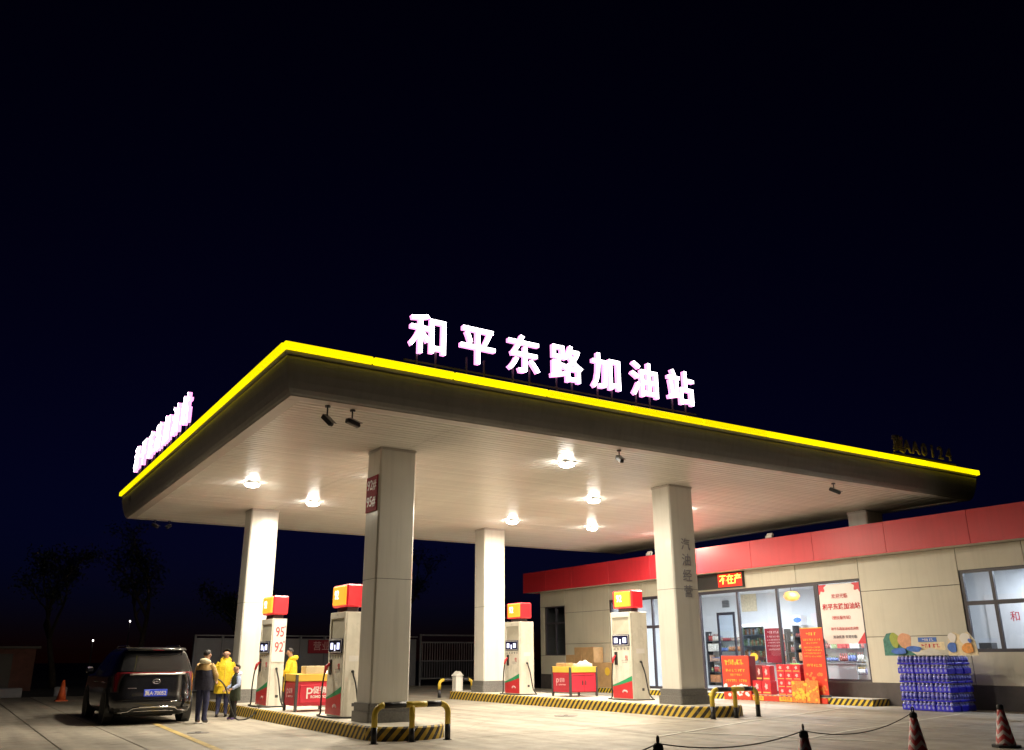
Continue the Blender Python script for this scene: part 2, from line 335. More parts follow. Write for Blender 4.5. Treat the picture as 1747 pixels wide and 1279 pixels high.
    def mesh(s, name, mats, fixn=True):
        me = bpy.data.meshes.new(name); me.from_pydata(s.v, [], s.f)
        for m in (mats if isinstance(mats, (list, tuple)) else [mats]): me.materials.append(m)
        me.polygons.foreach_set('material_index', s.mi); me.polygons.foreach_set('use_smooth', s.sm)
        if s.al is not None:
            a = me.attributes.new('along', 'FLOAT', 'POINT'); a.data.foreach_set('value', s.al)
        me.update()
        if fixn:
            import bmesh
            bm = bmesh.new(); bm.from_mesh(me); bmesh.ops.recalc_face_normals(bm, faces=bm.faces); bm.to_mesh(me); bm.free()
        return me
    def build(s, name, mats, parent=None, loc=None, world=False, rot=None):
        return link(name, s.mesh(name, mats), parent, loc, world, rot)
def wloc(o):
    v = Vector((0, 0, 0))
    while o is not None: v += o.location; o = o.parent
    return v
def link(name, me, parent=None, loc=None, world=False, rot=None):
    o = bpy.data.objects.new(name, me); COL.objects.link(o); o.parent = parent
    o.location = loc or (0, 0, 0)
    if rot: o.rotation_euler = rot
    if world and parent is not None: o.location = Vector(o.location)-wloc(parent)
    return o
def tag(o, label, cat, group=None, kind=None):
    o['label'] = label; o['category'] = cat
    if group: o['group'] = group
    if kind: o['kind'] = kind
    return o
def thing(name, label, cat, loc=(0, 0, 0), rotz=0., group=None):
    o = bpy.data.objects.new(name, None); COL.objects.link(o); o.location = loc; o.rotation_euler = (0, 0, rotz); o.empty_display_size = .2
    return tag(o, label, cat, group)
def struct(o): o['kind'] = 'structure'; return o
def copy_tree(o, parent=None):
    c = o.copy(); COL.objects.link(c); c.parent = parent
    for ch in list(o.children): copy_tree(ch, c)
    return c
_tc = {}
def text_mesh(body, size, extrude, mats, offset=0., squeeze=1., align='CENTER', sides=False):
    key = (body, size, extrude, tuple(m.name for m in mats), offset, squeeze, align)
    if key in _tc: return _tc[key]
    cu = bpy.data.curves.new('txt', 'FONT'); cu.body = body; cu.size = size; cu.extrude = extrude; cu.offset = offset
    cu.align_x = align; cu.align_y = 'CENTER'; cu.resolution_u = 3
    o = bpy.data.objects.new('txt', cu); COL.objects.link(o)
    me = bpy.data.meshes.new_from_object(o.evaluated_get(bpy.context.evaluated_depsgraph_get()))
    bpy.data.objects.remove(o)
    me.materials.clear()
    for m in mats: me.materials.append(m)
    if squeeze != 1.:
        for v in me.vertices: v.co.x *= squeeze
    for p in me.polygons: p.material_index = 1 if (len(mats) > 1 and abs(p.normal.z) < .5) else 0
    _tc[key] = me
    return me
FRONT = (PI/2, 0, 0)            # text facing -Y
LEFT = (PI/2, 0, -PI/2)         # text facing -X
def text(name, body, size, pos, rot, mat, parent, extrude=.003, offset=0., squeeze=1., world=True, align='CENTER'):
    mats = mat if isinstance(mat, (list, tuple)) else [mat]
    return link(name, text_mesh(body, size, extrude, mats, offset, squeeze, align), parent, pos, world, rot)

def text_rows(parent, x, y0, y1, rows, mat, world=True):
    """rows: (z, height, ragged width 0..1) - small printed characters as raised strokes"""
    m = MB(); rr = random.Random(3)
    for z, h, fr in rows:
        w = (y1-y0)*fr; c = (y0+y1)/2; yv = c+w/2; st = h*1.05
        while yv-st > c-w/2:
            for _ in range(3):
                a = yv-rr.uniform(0, st*.6); q = z+rr.uniform(-.5, .3)*h
                if rr.random() < .5: m.box(x-.0005, x+.0008, a-st*.55, a, q, q+h*.16)
                else: m.box(x-.0005, x+.0008, a-st*.16, a, z-h*.5, z+h*.45)
            yv -= st
    o = m.build('printed_rows', mat, parent, world=world); o['kind'] = 'stuff'; return o

def smooth_path(pts, n=6):
    P = [Vector(p) for p in pts]; out = []
    for i in range(len(P)-1):
        p0 = P[max(i-1, 0)]; p1 = P[i]; p2 = P[i+1]; p3 = P[min(i+2, len(P)-1)]
        for k in range(n):
            t = k/n
            out.append(.5*((2*p1)+(p2-p0)*t+(2*p0-5*p1+4*p2-p3)*t*t+(3*p1-p0-3*p2+p3)*t**3))
    out.append(P[-1]); return out

# ------------------------------------------------------------------ ground
GR = .08
def zg(x): return GR*min(1, max(0, (x-8)/7))
g = MB(); g.box(-250, 250, -250, 300, -.6, -.09).build('ground', M['ground']); struct(bpy.data.objects['ground'])
FX = [-14, -10, -6, -2, 2, 3.25, 7.6, 11.9, 15.9, 19.8, 23.38]
FY = [2.5, 6.8, 11.1, 15.4, 19.7, 24, 28.3, 32.6, 36.9, 41.2]
fb = MB()
for a, b in zip(FX[:-1], FX[1:]):
    fb.add([(a, FY[0], zg(a)-.03), (b, FY[0], zg(b)-.03), (b, FY[-1], zg(b)-.03), (a, FY[-1], zg(a)-.03)], [(0, 1, 2, 3)])
forecourt = struct(fb.build('forecourt', M['joint']))
for i in range(len(FX)-1):
    for j in range(len(FY)-1):
        x0, x1, y0, y1 = FX[i]+.007, FX[i+1]-.007, FY[j]+.007, FY[j+1]-.007
        cx, cy = (x0+x1)/2, (y0+y1)/2; m = MB(); n = 4; c = .012
        xs = [x0, x0+c]+[x0+(x1-x0)*k/n for k in range(1, n)]+[x1-c, x1]
        dz = random.uniform(-.003, .003)
        top = []
        for x in xs:
            e = (x == x0 or x == x1)
            for y in (y0, y0+c, y1-c, y1):
                ee = e or y in (y0, y1)
                top.append((x-cx, y-cy, zg(x)+dz-(.008 if ee else 0)))
        fs = [(a*4+b, (a+1)*4+b, (a+1)*4+b+1, a*4+b+1) for a in range(len(xs)-1) for b in range(3)]
        m.add(top, fs)
        m.build('concrete_slab', M['concrete'], forecourt, (cx, cy, 0))
def strip_quad(p, q, w, mat, name):
    p = Vector(p); q = Vector(q); d = (q-p).normalized(); nrm = Vector((-d.y, d.x))*w/2; m = MB(); k = 24; vs = []
    for i in range(k+1):
        c = p+(q-p)*i/k
        for s_ in (-1, 1):
            a = c+nrm*s_; vs.append((a.x, a.y, zg(a.x)+.0075))
    m.add(vs, [(2*i, 2*i+2, 2*i+3, 2*i+1) for i in range(k)])
    o = m.build(name, mat); struct(o); return o
strip_quad((4.55, 23.0), (4.05, 12.0), .14, M['paint_y'], 'lane_marking')
strip_quad((12.35, 14.0), (13.9, 10.0), .1, M['paint_w'], 'lane_marking')
strip_quad((13.3, 11.2), (21.5, 13.2), .1, M['paint_w'], 'lane_marking')
strip_quad((11.6, 13.2), (21.0, 16.4), .1, M['paint_w'], 'lane_marking')

for k_, (x_, y_, r_, lb_) in enumerate(((4.79, 19.77, .22, 'dark round cover plate set in the concrete in front of the car'), (13.44, 18.68, .3, 'dark round cover plate set in the concrete before the right island'))):
    t = thing('cover_plate', lb_, 'manhole cover', (x_, y_, zg(x_)), group='cover plates in the forecourt')
    m = MB(); m.lathe([(r_, -.01), (r_, .008), (r_-.03, .012), (.001, .012)], 24, smooth=False); m.build('lid', M['stone'], t)
    m = MB(); m.bbox(-.06, .06, -.012, .012, .0115, .02, .003); m.build('lift_bar', M['dark_metal'], t)
# ------------------------------------------------------------------ canopy
ZS = 5.82; SX, SY, YB, XR = 4.39, 14.05, 30.39, 25.03
canopy = thing('canopy', 'flat forecourt canopy with ribbed pale soffit, grey fascia and yellow light band', 'canopy', (14.7, 22.2, ZS))
m = MB(); m.box(SX+.05, XR-.05, SY+.05, YB-.05, ZS+.07, 6.55); m.build('roof_deck', M['plank_gap'], canopy, world=True)
# soffit planks run along X
PW = .17; y = SY+.25; pm = MB(); L_ = (XR-SX)-.5
pm.add([(sx_*L_/2, yq, zq) for sx_ in (-1, 1) for yq, zq in ((-PW/2+.015, .018), (-PW/2+.028, 0), (PW/2-.028, 0), (PW/2-.015, .018), (PW/2-.015, .05), (-PW/2+.015, .05))],
       [(i, (i+1) % 6, 6+(i+1) % 6, 6+i) for i in range(6)]+[tuple(range(6))[::-1], tuple(range(6, 12))])
pmesh = pm.mesh('soffit_plank', M['plank'])
while y+PW < YB-.24:
    link('soffit_plank', pmesh, canopy, ((SX+XR)/2, y+PW/2, ZS+random.uniform(0, .004)), True); y += PW
for nm, a in (('edge_trim', (SX, XR, SY, SY+.25)), ('edge_trim', (SX, XR, YB-.25, YB)), ('edge_trim', (SX, SX+.25, SY+.252, YB-.252)), ('edge_trim', (XR-.25, XR, SY+.252, YB-.252))):
    t = MB(); t.bbox(*a, ZS-.015, ZS+.05, .006); t.build(nm, M['trim'], canopy, world=True)
OV = .27
prof = [(0., ZS+.0), (.03, ZS+.03), (.07, ZS+.10), (.11, ZS+.22), (.15, ZS+.38), (.175, ZS+.52), (.185, ZS+.60), (.185, ZS+.635), (.15, ZS+.64), (.15, ZS+.67), (.20, ZS+.675), (.22, ZS+.72)]
def ring(off):
    return [(SX-off, SY-off), (XR+off, SY-off), (XR+off, YB+off), (SX-off, YB+off)]
for side in range(4):
    f = MB(); vs = []
    for off, z in prof:
        r = ring(off); a = r[side]; b = r[(side+1) % 4]; vs += [(a[0], a[1], z), (b[0], b[1], z)]
    f.add(vs, [(2*i, 2*i+1, 2*i+3, 2*i+2) for i in range(len(prof)-1)])
    f.build('fascia', M['fascia'], canopy, world=True)
Z0S, Z1S = ZS+.735, ZS+.868
def segs(a, b, st):
    n = max(1, round((b-a)/st)); return [a+(b-a)*i/n for i in range(n+1)]
fx = [SX-OV, 5.79, 7.47, 9.66, 11.87, 14.02, 16.17, 18.33, 20.49, 22.66, 24.83, XR+OV]
for a, b in zip(fx[:-1], fx[1:]):
    m = MB(); m.bbox(a+.014, b-.014, SY-OV-.012, SY-OV+.1, Z0S, Z1S, .012); m.build('light_strip', M['strip'], canopy, world=True)
sy_ = segs(SY-OV+.11, YB+OV, 2.15)
for xx, sg in ((SX-OV-.012, 1), (XR+OV+.012, -1)):
    for a, b in zip(sy_[:-1], sy_[1:]):
        m = MB(); x0, x1 = sorted((xx, xx+sg*.11)); m.bbox(x0, x1, a+.011, b-.011, Z0S, Z1S, .012); m.build('light_strip', M['strip'], canopy, world=True)
bk = segs(SX-OV+.12, XR+OV-.12, 2.15)
for a, b in zip(bk[:-1], bk[1:]):
    m = MB(); m.bbox(a+.006, b-.006, YB+OV-.1, YB+OV, Z0S, Z1S, .012); m.build('light_strip', M['strip'], canopy, world=True)
m = MB(); m.box(SX-.2, XR+.2, SY-.2, YB+.2, Z0S-.01, Z1S-.03); m.build('roof_edge', M['fascia_d'], canopy, world=True)

# lettering on the roof edge
fs = thing('roof_sign', 'glowing white Chinese letter sign standing on the canopy front edge', 'sign', (10.2, 13.86, Z1S-.03))
W7 = '和平东路加油站'
for i, ch in enumerate(W7):
    x = 6.92+i*1.083
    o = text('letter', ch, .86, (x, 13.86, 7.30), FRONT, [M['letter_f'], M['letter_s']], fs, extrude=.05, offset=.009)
    for dx in (-.2, .2): m = MB(); m.box(x+dx-.015, x+dx+.015, 13.92, 13.95, Z1S-.03, 7.1); m.build('bracket', M['dark_metal'], fs, world=True)
m = MB(); m.box(6.45, 13.95, 13.922, 13.948, 6.80, 6.83); m.build('rail', M['dark_metal'], fs, world=True)
ls = thing('roof_sign', 'glowing white letter sign seen edge on along the canopy left edge', 'sign', (4.2, 25, Z1S-.03))
for i, ch in enumerate(W7):
    yv = 28.3-i*1.09
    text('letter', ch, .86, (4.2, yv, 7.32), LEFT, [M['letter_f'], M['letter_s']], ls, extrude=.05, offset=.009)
    for dy in (-.2, .2): m = MB(); m.box(4.26, 4.29, yv+dy-.015, yv+dy+.015, Z1S-.03, 7.1); m.build('bracket', M['dark_metal'], ls, world=True)
m = MB(); m.box(4.262, 4.288, 21.3, 28.8, 6.80, 6.83); m.build('rail', M['dark_metal'], ls, world=True)
cs = thing('station_code_sign', 'unlit dull station code letters on the right end of the canopy roof', 'sign', (22.9, 13.86, Z1S-.03))
for i, ch in enumerate('冀AA0124'):
    text('letter', ch, .52, (21.55+i*.40, 13.86, 7.02), FRONT, M['code'], cs, extrude=.02, offset=.006)
m = MB(); m.box(21.3, 24.3, 13.882, 13.9, Z1S-.03, 6.79); m.build('rail', M['dark_metal'], cs, world=True)

# canopy lamps
lab = ['lit canopy ceiling lamp nearest the left fascia, above the car', 'lit canopy ceiling lamp between the two left columns',
       'lit canopy ceiling lamp nearest the front edge, right of the front left column', 'lit canopy ceiling lamp above the right island between its columns',
       'lit canopy ceiling lamp above the rear column of the right island', 'lit canopy ceiling lamp right of the rear column of the right island, deepest in view',
       'canopy ceiling lamp behind the front right column', 'canopy ceiling lamp behind the front left column', 'canopy ceiling lamp behind the front right column, nearest the shop']
lamp_pos = [(6.11, 22.2), (8.47, 24.2), (11.65, 15.94), (15.24, 19.57), (15.45, 24.3), (18.68, 24.14), (18.8, 19.6), (8.75, 19.6), (22.0, 24.0)]
for (x, y), lb in zip(lamp_pos, lab):
    t = thing('ceiling_lamp', lb, 'lamp', (x, y, ZS-.016), group='lamps under the canopy')
    m = MB(); m.bbox(-.16, .16, -.16, .16, -.05, .012, .015); m.build('housing', M['white_plastic'], t)
    m = MB(); m.lathe([(.17, -.045), (.18, -.055), (.165, -.085), (.11, -.11), (.05, -.12), (.001, -.122)], 24); m.build('lens', M['canopy_lens'], t)
    ld = bpy.data.lights.new('lamp_light', 'AREA'); ld.shape = 'DISK'; ld.size = .34; ld.energy = LAMP_W; ld.color = LAMP_C
    lo = bpy.data.objects.new('lamp_light', ld); COL.objects.link(lo); lo.parent = t; lo.location = (0, 0, -.17)

# cameras under the canopy
def cctv(label, loc, rz, tilt, drop=.2):
    t = thing('security_camera', label, 'camera', loc, rz, 'security cameras under the canopy')
    m = MB(); m.cyl((0, 0), .05, -.03, 0, 14); m.cyl((0, 0), .014, -drop, -.03, 8); m.build('bracket', M['dark_metal'], t)
    m = MB(); m.bbox(-.045, .045, -.17, .13, -.045, .045, .012); b = m.build('housing', M['dark_metal'], t, (0, 0, -drop-.04), rot=(tilt, 0, 0))
    m = MB(); m.bbox(-.058, .058, -.21, .10, .047, .058, .004); m.build('sun_shield', M['grey_metal'], b)
    m = MB(); m.tube([(0, -.172, 0), (0, -.182, 0)], .032, 14); m.build('lens', M['black_metal'], b)
    return t
cctv('dark security camera hanging nearest the canopy front left corner', (5.17, 14.33, ZS-.016), .4, .7, .22)
cctv('dark security camera hanging beside another, the right one of the pair', (5.66, 14.36, ZS-.016), 1.9, .15, .2)
cctv('small security camera under the canopy front edge below the last roof letters', (11.91, 14.33, ZS-.016), -.3, .5, .16)
cctv('small security camera under the canopy front edge near its right end', (19.22, 14.38, ZS-.016), .2, .5, .16)
cctv('security camera under the rear left canopy corner, left of its neighbour', (5.25, 30.2, ZS-.016), .5, .4, .14)
cctv('security camera under the rear left canopy corner, right of its neighbour', (5.7, 30.2, ZS-.016), -.6, .4, .14)

# ------------------------------------------------------------------ columns
CW, CD = .85, .70
def column(label, x, y, zb):
    t = thing('canopy_column', label, 'column', (x+CW/2, y+CD/2, zb), group='columns carrying the canopy')
    hx, hy = CW/2, CD/2; H = ZS-zb
    def oct(e, c): return [(-hx-e+c, -hy-e), (hx+e-c, -hy-e), (hx+e, -hy-e+c), (hx+e, hy+e-c), (hx+e-c, hy+e), (-hx-e+c, hy+e), (-hx-e, hy+e-c), (-hx-e, -hy-e+c)]
    m = MB(); m.prism(oct(.07, .03), 0, .2, 'z'); m.prism(oct(.04, .025), .201, .36, 'z'); m.build('plinth', M['stone'], t)
    for k, (a, b) in enumerate(((.362, 2.78), (2.79, H-.06))):
        m = MB(); m.prism(oct(0, .035), a, b, 'z'); m.build('cladding_panel', M['panel_white'], t)
    m = MB(); m.prism(oct(-.01, .03), .3, H+.02, 'z'); m.build('core', M['fascia_d'], t)
    m = MB(); m.prism(oct(.012, .03), H-.058, H-.002, 'z'); m.build('head_trim', M['trim'], t)
    return t
colA = column('front left canopy column carrying a red plate with 92 and 95', 7.32, 16.79, .25)
column('rear left canopy column behind the 95 and 92 dispenser', 7.32, 26.35, .25)
colC = column('front right canopy column lettered downwards in grey', 15.59, 16.79, .33)
column('rear right canopy column beside the far end of the right island', 15.59, 26.35, .33)
column('canopy column rising behind the shop roof', 23.87, 16.79, GR)
m = MB(); m.bbox(7.296, 7.318, 16.86, 17.44, 4.45, 5.22, .004); pl = m.build('grade_plate', M['dred'], colA, world=True)
text('characters', '92#', .30, (7.29, 17.15, 5.02), LEFT, M['text_pink'], pl, offset=.002)
text('characters', '95#', .30, (7.29, 17.15, 4.66), LEFT, M['text_pink'], pl, offset=.002)
for i, ch in enumerate('汽油经营'):
    text('characters', ch, .33, (16.06, 16.783, 4.24-i*.40), FRONT, M['text_grey'], colC, offset=.002)

# ------------------------------------------------------------------ islands
def island(label, x0, x1, y0, y1, zb, h):
    t = thing('pump_island', label, 'kerb', ((x0+x1)/2, (y0+y1)/2, zb))
    cx = (x0+x1)/2; hw = (x1-x0)/2; pts = []; n = 14
    for k in range(n+1):
        a = PI+PI*k/n; pts.append((cx+hw*math.cos(a), y0+hw*.75+hw*.75*math.sin(a)))
    for k in range(n+1):
        a = PI*k/n; pts.append((cx+hw*math.cos(a), y1-hw*.75+hw*.75*math.sin(a)))
    # resample long sides
    full = []
    for i, p in enumerate(pts):
        q = pts[(i+1) % len(pts)]; d = math.dist(p, q); k = max(1, int(d/.3))
        full += [(p[0]+(q[0]-p[0])*j/k, p[1]+(q[1]-p[1])*j/k) for j in range(k)]
    N = len(full); s = 0; al = [0]
    for i in range(1, N+1): s += math.dist(full[i-1], full[i % N]); al.append(s)
    m = MB(); vs = []; A = []
    for z, off in ((0, .012), (h-.03, 0), (h, .03)):
        for i in range(N+1):
            p = full[i % N]; d = Vector((cx-p[0], (0 if y0+hw < p[1] < y1-hw else ((y0+hw if p[1] < y0+hw else y1-hw)-p[1]))))
            d = d.normalized() if d.length else d
            k = -off if z == 0 else off
            vs.append((p[0]+d.x*k, p[1]+d.y*k, zb+z)); A.append(al[i])
    W = N+1
    m.add(vs, [(r*W+i, r*W+i+1, (r+1)*W+i+1, (r+1)*W+i) for r in range(2) for i in range(N)]); m.al = A
    m.build('painted_kerb', M['kerb'], t, world=True)
    m = MB(); m.add([(p[0], p[1], zb+h) for p in [vs[2*W+i] for i in range(N)]], [tuple(range(N))]); m.build('island_top', M['island_top'], t, world=True)
    return t
island('pump island with striped kerb nearest the camera, under the left columns', 6.98, 8.58, 15.55, 29.0, 0, .25)
island('pump island with black and yellow kerb in front of the shop', 15.22, 17.05, 15.75, 28.6, GR-.005, .255)

# ------------------------------------------------------------------ dispensers
def dispenser(label, x, y, zb, W, D, H, grade_side=False, hose_to=None):
    """x = front face (facing -X), y = near side"""
    t = thing('fuel_dispenser', label, 'fuel pump', (x+D/2, y+W/2, zb), group='fuel dispensers on the islands')
    a, b = -D/2, -W/2; A, B = D/2, W/2
    m = MB(); m.bbox(a+.03, A, b, B, 0, H, .015); m.build('body', M['cream'], t)
    # front skin in frames leaving the upper recess open
    m = MB(); m.bbox(a, a+.028, b, b+.07, .03, H, .006); m.bbox(a, a+.028, B-.07, B, .03, H, .006); m.bbox(a, a+.028, b+.071, B-.071, H-.14, H, .006)
    m.bbox(a, a+.028, b+.071, B-.071, .03, .74*H-.32, .006); m.build('front_frame', M['cream'], t)
    m = MB(); zt, zm = H-.142, .742*H
    m.add([(a+.026, b+.072, zt), (a+.026, B-.072, zt), (a+.026, B-.072, zm), (a-.005, b+.072, zm)], [(0, 1, 2), (0, 2, 3)]); m.build('recess_panel', M['cream_d'], t)
    zd = .74*H
    m = MB(); m.bbox(a-.03, a+.02, b+.06, B-.06, zd-.31, zd-.002, .012); d = m.build('display', M['screen_frame'], t)
    for q, w_, za, zb_ in ((-.19, .075, .23, .09), (.19, .075, .23, .09), (0, .03, .26, .13)):
        m = MB(); m.box(a-.034, a-.0305, q-w_, q+w_, zd-za, zd-zb_); m.build('screen', M['screen'], d)
    m = MB(); fr = .012
    for r in ((b+.075, b+.075+fr, zd-.295, zd-.02), (B-.075-fr, B-.075, zd-.295, zd-.02), (b+.088, B-.088, zd-.295, zd-.295+fr), (b+.088, B-.088, zd-.032, zd-.02)): m.box(a-.033, a-.0302, *r)
    m.build('screen_border', M['text_white'], d)
    m = MB()
    for i in range(5):
        yy = b+.14+i*(W-.28)/4; m.bbox(a-.008, a+.01, yy-.035, yy+.035, zd-.42, zd-.35, .006)
    m.build('keypad', M['key'], t)['kind'] = 'stuff'
    # lower livery
    m = MB(); m.box(a-.006, a-.0005, b+.012, B-.012, .04, .30); m.add([(a-.006, b+.012, .30), (a-.006, B-.012, .30), (a-.006, B-.012, .34), (a-.006, b+.012, .50)], [(0, 1, 2, 3)]); m.build('red_panel', M['red_paint'], t)
    m = MB(); k = 8; vs = []
    for i in range(k+1):
        u = i/k; yy = B-.012-(W-.024)*u; zlo = .342+.16*u**1.2; vs += [(a-.007, yy, zlo), (a-.007, yy, zlo+.04+.09*u)]
    m.add(vs, [(2*i, 2*i+2, 2*i+3, 2*i+1) for i in range(k)]); m.build('green_band', M['green'], t)
    m = MB()
    for i in range(5):
        an = PI*(.15+.175*i); cy, cz = .10*math.cos(an)*-1-.1, .18+.06*math.sin(an)
        m.lathe([(.001, 0), (.028, .0), (.03, .006), (.001, .008)], 8, c=(0, 0, 0)); 
        for v in range(len(m.v)-32, len(m.v)):
            px, py, pz = m.v[v]; m.v[v] = (a-.006-pz, cy+py, cz+px)
    m.build('emblem', M['text_pink'], t)['kind'] = 'stuff'
    text('grade_text', '92', .17, (a-.007, -.22*W/.87, .47*H), LEFT, M['text_red'], t, squeeze=.7, world=False)
    text_rows(t, a-.0015, -.30, .02, [(.44*H, .03, .9), (.42*H, .03, .7)], M['text_grey'], False)
    m = MB(); m.box(-.13*D/.6, .16*D/.6, b-.0025, b-.0005, .52*H, .575*H); m.build('notice_sticker', M['text_white'], t)
    m = MB(); m.box(.02, .10, b-.0025, b-.0005, .10*H, .13*H); m.build('serial_plate', M['dark_metal'], t)
    m = MB(); m.box(a+.05, a+.055, b-.0015, b-.0005, .03, H-.03); m.build('door_seam', M['key'], t)
    # nozzle holster, nozzle and hose
    m = MB(); m.bbox(a-.02, a+.01, B-.26, B-.13, .39*H, .54*H, .01); m.build('holster', M['black_metal'], t)
    m = MB(); m.tube([(a-.03, B-.2, .50*H), (a-.10, B-.2, .47*H), (a-.14, B-.2, .41*H)], [.022, .04, .028], 10); m.build('nozzle', M['red_paint'], t)
    m = MB(); hp = [(a-.14, B-.2, .41*H), (a-.165, B-.2, .33*H), (a-.18, B-.19, .2*H), (a-.17, B-.16, .07), (a-.2, B-.05, .022), (a-.26, -.05, .02), (a-.25, b-.1, .02), (a-.08, b-.3, .02), (.08, b-.36, .02), (.16, b-.28, .03), (.12, b-.17, .18), (.05, b-.11, .30*H), (.0, b-.075, .39*H), (0, b-.06, .42*H), (0, b-.03, .425*H)]
    m.tube(smooth_path(hp, 8), .019, 8); m.build('hose', M['rubber'], t)
    m = MB(); m.tube([(0, b+.002, .425*H), (0, b-.04, .425*H)], .03, 10); m.build('hose_outlet', M['dark_metal'], t)
    # light box on top
    m = MB(); m.bbox(-.14, .14, b+.16, B-.16, H-.002, H+.11, .01); m.build('neck', M['dark_metal'], t)
    sx = .21
    m = MB(); m.bbox(-sx, sx, b-.0, B, H+.11, H+.60, .03); s_ = m.build('light_box', M['red_box_glow'], t)
    m = MB(); m.bbox(-sx-.045, -sx+.02, b+.05, B-.12, H+.15, H+.57, .02); op = m.build('light_panel', M['orange_glow'], s_)
    text('characters', '92', .27, (-sx-.047, .08, H+.37), LEFT, M['white_glow'], s_, offset=.004, squeeze=.9, world=False)
    if grade_side:
        m = MB(); m.bbox(a+.035, A-.01, b-.018, b-.001, H*.5, H-.05, .004); gp = m.build('grade_board', M['text_white'], t)
        for k, (s1, zz) in enumerate((('95', .84), ('92', .665))):
            text('characters', s1, .36, (.02, b-.021, zz*H), FRONT, M['text_red'], gp, squeeze=.68, world=False)
            text('characters', '#', .08, (.15, b-.021, zz*H+.15), FRONT, M['text_red'], gp, world=False)
    return t
dispenser('cream fuel dispenser with red 95 and 92 board on its near side', 7.40, 23.7, .25, .95, .40, 2.23, True)
dispenser('cream fuel dispenser tucked behind the front left column', 7.44, 18.62, .25, .90, .46, 2.2)
dispenser('cream fuel dispenser at the far end of the right island, by its rear column', 15.60, 24.15, .325, .88, .56, 2.22)
dispenser('cream fuel dispenser nearest the front right column', 16.18, 19.32, .325, .87, .62, 2.34)

# ------------------------------------------------------------------ promotion carts
def cart(label, x, y, zb, W, D, doors):
    """x = left face, y = near face; D along x, W along y"""
    t = thing('promotion_cart', label, 'cart', (x+D/2, y+W/2, zb), group='red promotion carts on the islands')
    a, A, b, B = -D/2, D/2, -W/2, W/2
    m = MB(); m.bbox(a+.02, A-.02, b+.02, B-.02, .13, .68, .008); m.build('cabinet', M['cart_red'], t)
    m = MB(); m.bbox(a, A, b, B, .685, .85, .008); m.build('counter', M['cart_yellow'], t)
    for px in (a, A-.05):
        for py in (b, B-.05):
            m = MB(); m.box(px-.004, px+.054, py-.004, py+.054, .02, .84); m.cyl((px+.025, py+.025), .035, 0, .02, 10); m.build('corner_post', M['dark_metal'], t)
    m = MB(); m.bbox(a+.11, A-.11, b+.002, b+.018, .20, .60, .006) if not doors else (m.bbox(a+.07, -.006, b+.002, b+.018, .16, .64, .006), m.bbox(.006, A-.07, b+.002, b+.018, .16, .64, .006))
    m.build('front_door' if doors else 'front_board', M['cart_red'], t)
    if doors:
        m = MB()
        for q in (-.06, .06): m.bbox(q-.012, q+.012, b-.02, b+.004, .33, .46, .004)
        m.build('handle', M['dark_metal'], t)
        m = MB(); m.bbox(a+.12, A-.12, b-.006, b+.004, .60, .615, .003); m.build('door_rail', M['gift_dark'], t)
    else:
        text('characters', 'P', .36, (-.14, b, .40), FRONT, M['text_white'], t, world=False)
        text('characters', '促销', .17, (.12, b, .47), FRONT, M['text_white'], t, world=False, offset=.003)
        text('characters', 'ROMOTION', .085, (.13, b, .33), FRONT, M['text_white'], t, world=False, offset=.002)
    m = MB(); m.bbox(a+.002, a+.018, b+.07, B-.07, .17, .64, .006); m.build('side_board', M['cart_red_d'], t)
    text('characters', 'P', .30, (a, .18, .40), LEFT, M['text_pink'], t, world=False)
    text('characters', '促销', .13, (a, -.06, .46), LEFT, M['text_pink'], t, world=False)
    text('characters', 'ROMOTION', .065, (a, -.06, .34), LEFT, M['text_pink'], t, world=False)
    return t
def carton(name, label, x0, x1, y0, y1, z0, z1, mat, group=None, cat='box', tape=True):
    t = thing(name, label, cat, ((x0+x1)/2, (y0+y1)/2, z0), random.uniform(-.02, .02), group)
    w, d, h = (x1-x0)/2, (y1-y0)/2, z1-z0
    m = MB(); m.bbox(-w, w, -d, d, 0, h, .006); m.build('carton', mat, t)
    if tape: m = MB(); m.box(-.03, .03, -d-.002, d+.002, h*.72, h+.002); m.build('tape', M['pale_box'], t)
    return t
cart('red promotion cart with yellow counter on the left island', 7.26, 21.05, .25, .85, .95, False)
carton('carton', 'open pale carton on the left promotion cart', 7.50, 7.96, 21.10, 21.45, 1.10, 1.28, M['pale_box'])
def cloth(label, c, sx, sy, h):
    m = MB(); n = 14; vs = []
    for i in range(n+1):
        for j in range(n+1):
            u, v = i/n*2-1, j/n*2-1
            e = max(0, 1-abs(u)**3)*max(0, 1-abs(v)**3)
            vs.append((u*sx, v*sy, h*e*(.6+.4*math.sin(u*4.2+v*2)*math.cos(v*5))+.004))
    m.add(vs, [(i*(n+1)+j, (i+1)*(n+1)+j, (i+1)*(n+1)+j+1, i*(n+1)+j+1) for i in range(n) for j in range(n)], 0, True)
    o = m.build('folded_cloth', M['cloth_white'], None, c); tag(o, label, 'cloth'); return o
cloth('white cloth heaped on the left promotion cart', (8.02, 21.4, 1.10), .2, .26, .12)
cart('red promotion cart with two doors on the right island', 15.85, 21.78, .325, .95, 1.02, True)
carton('carton', 'flat pale carton at the left of the right promotion cart', 15.93, 16.20, 22.1, 22.6, 1.175, 1.28, M['cardboard'])
carton('carton', 'low white tray in the middle of the right promotion cart', 16.25, 16.75, 21.85, 22.4, 1.175, 1.26, M['cloth_white'], tape=False)
cloth('white cloth heaped on the right promotion cart', (16.62, 22.1, 1.262), .14, .2, .10)

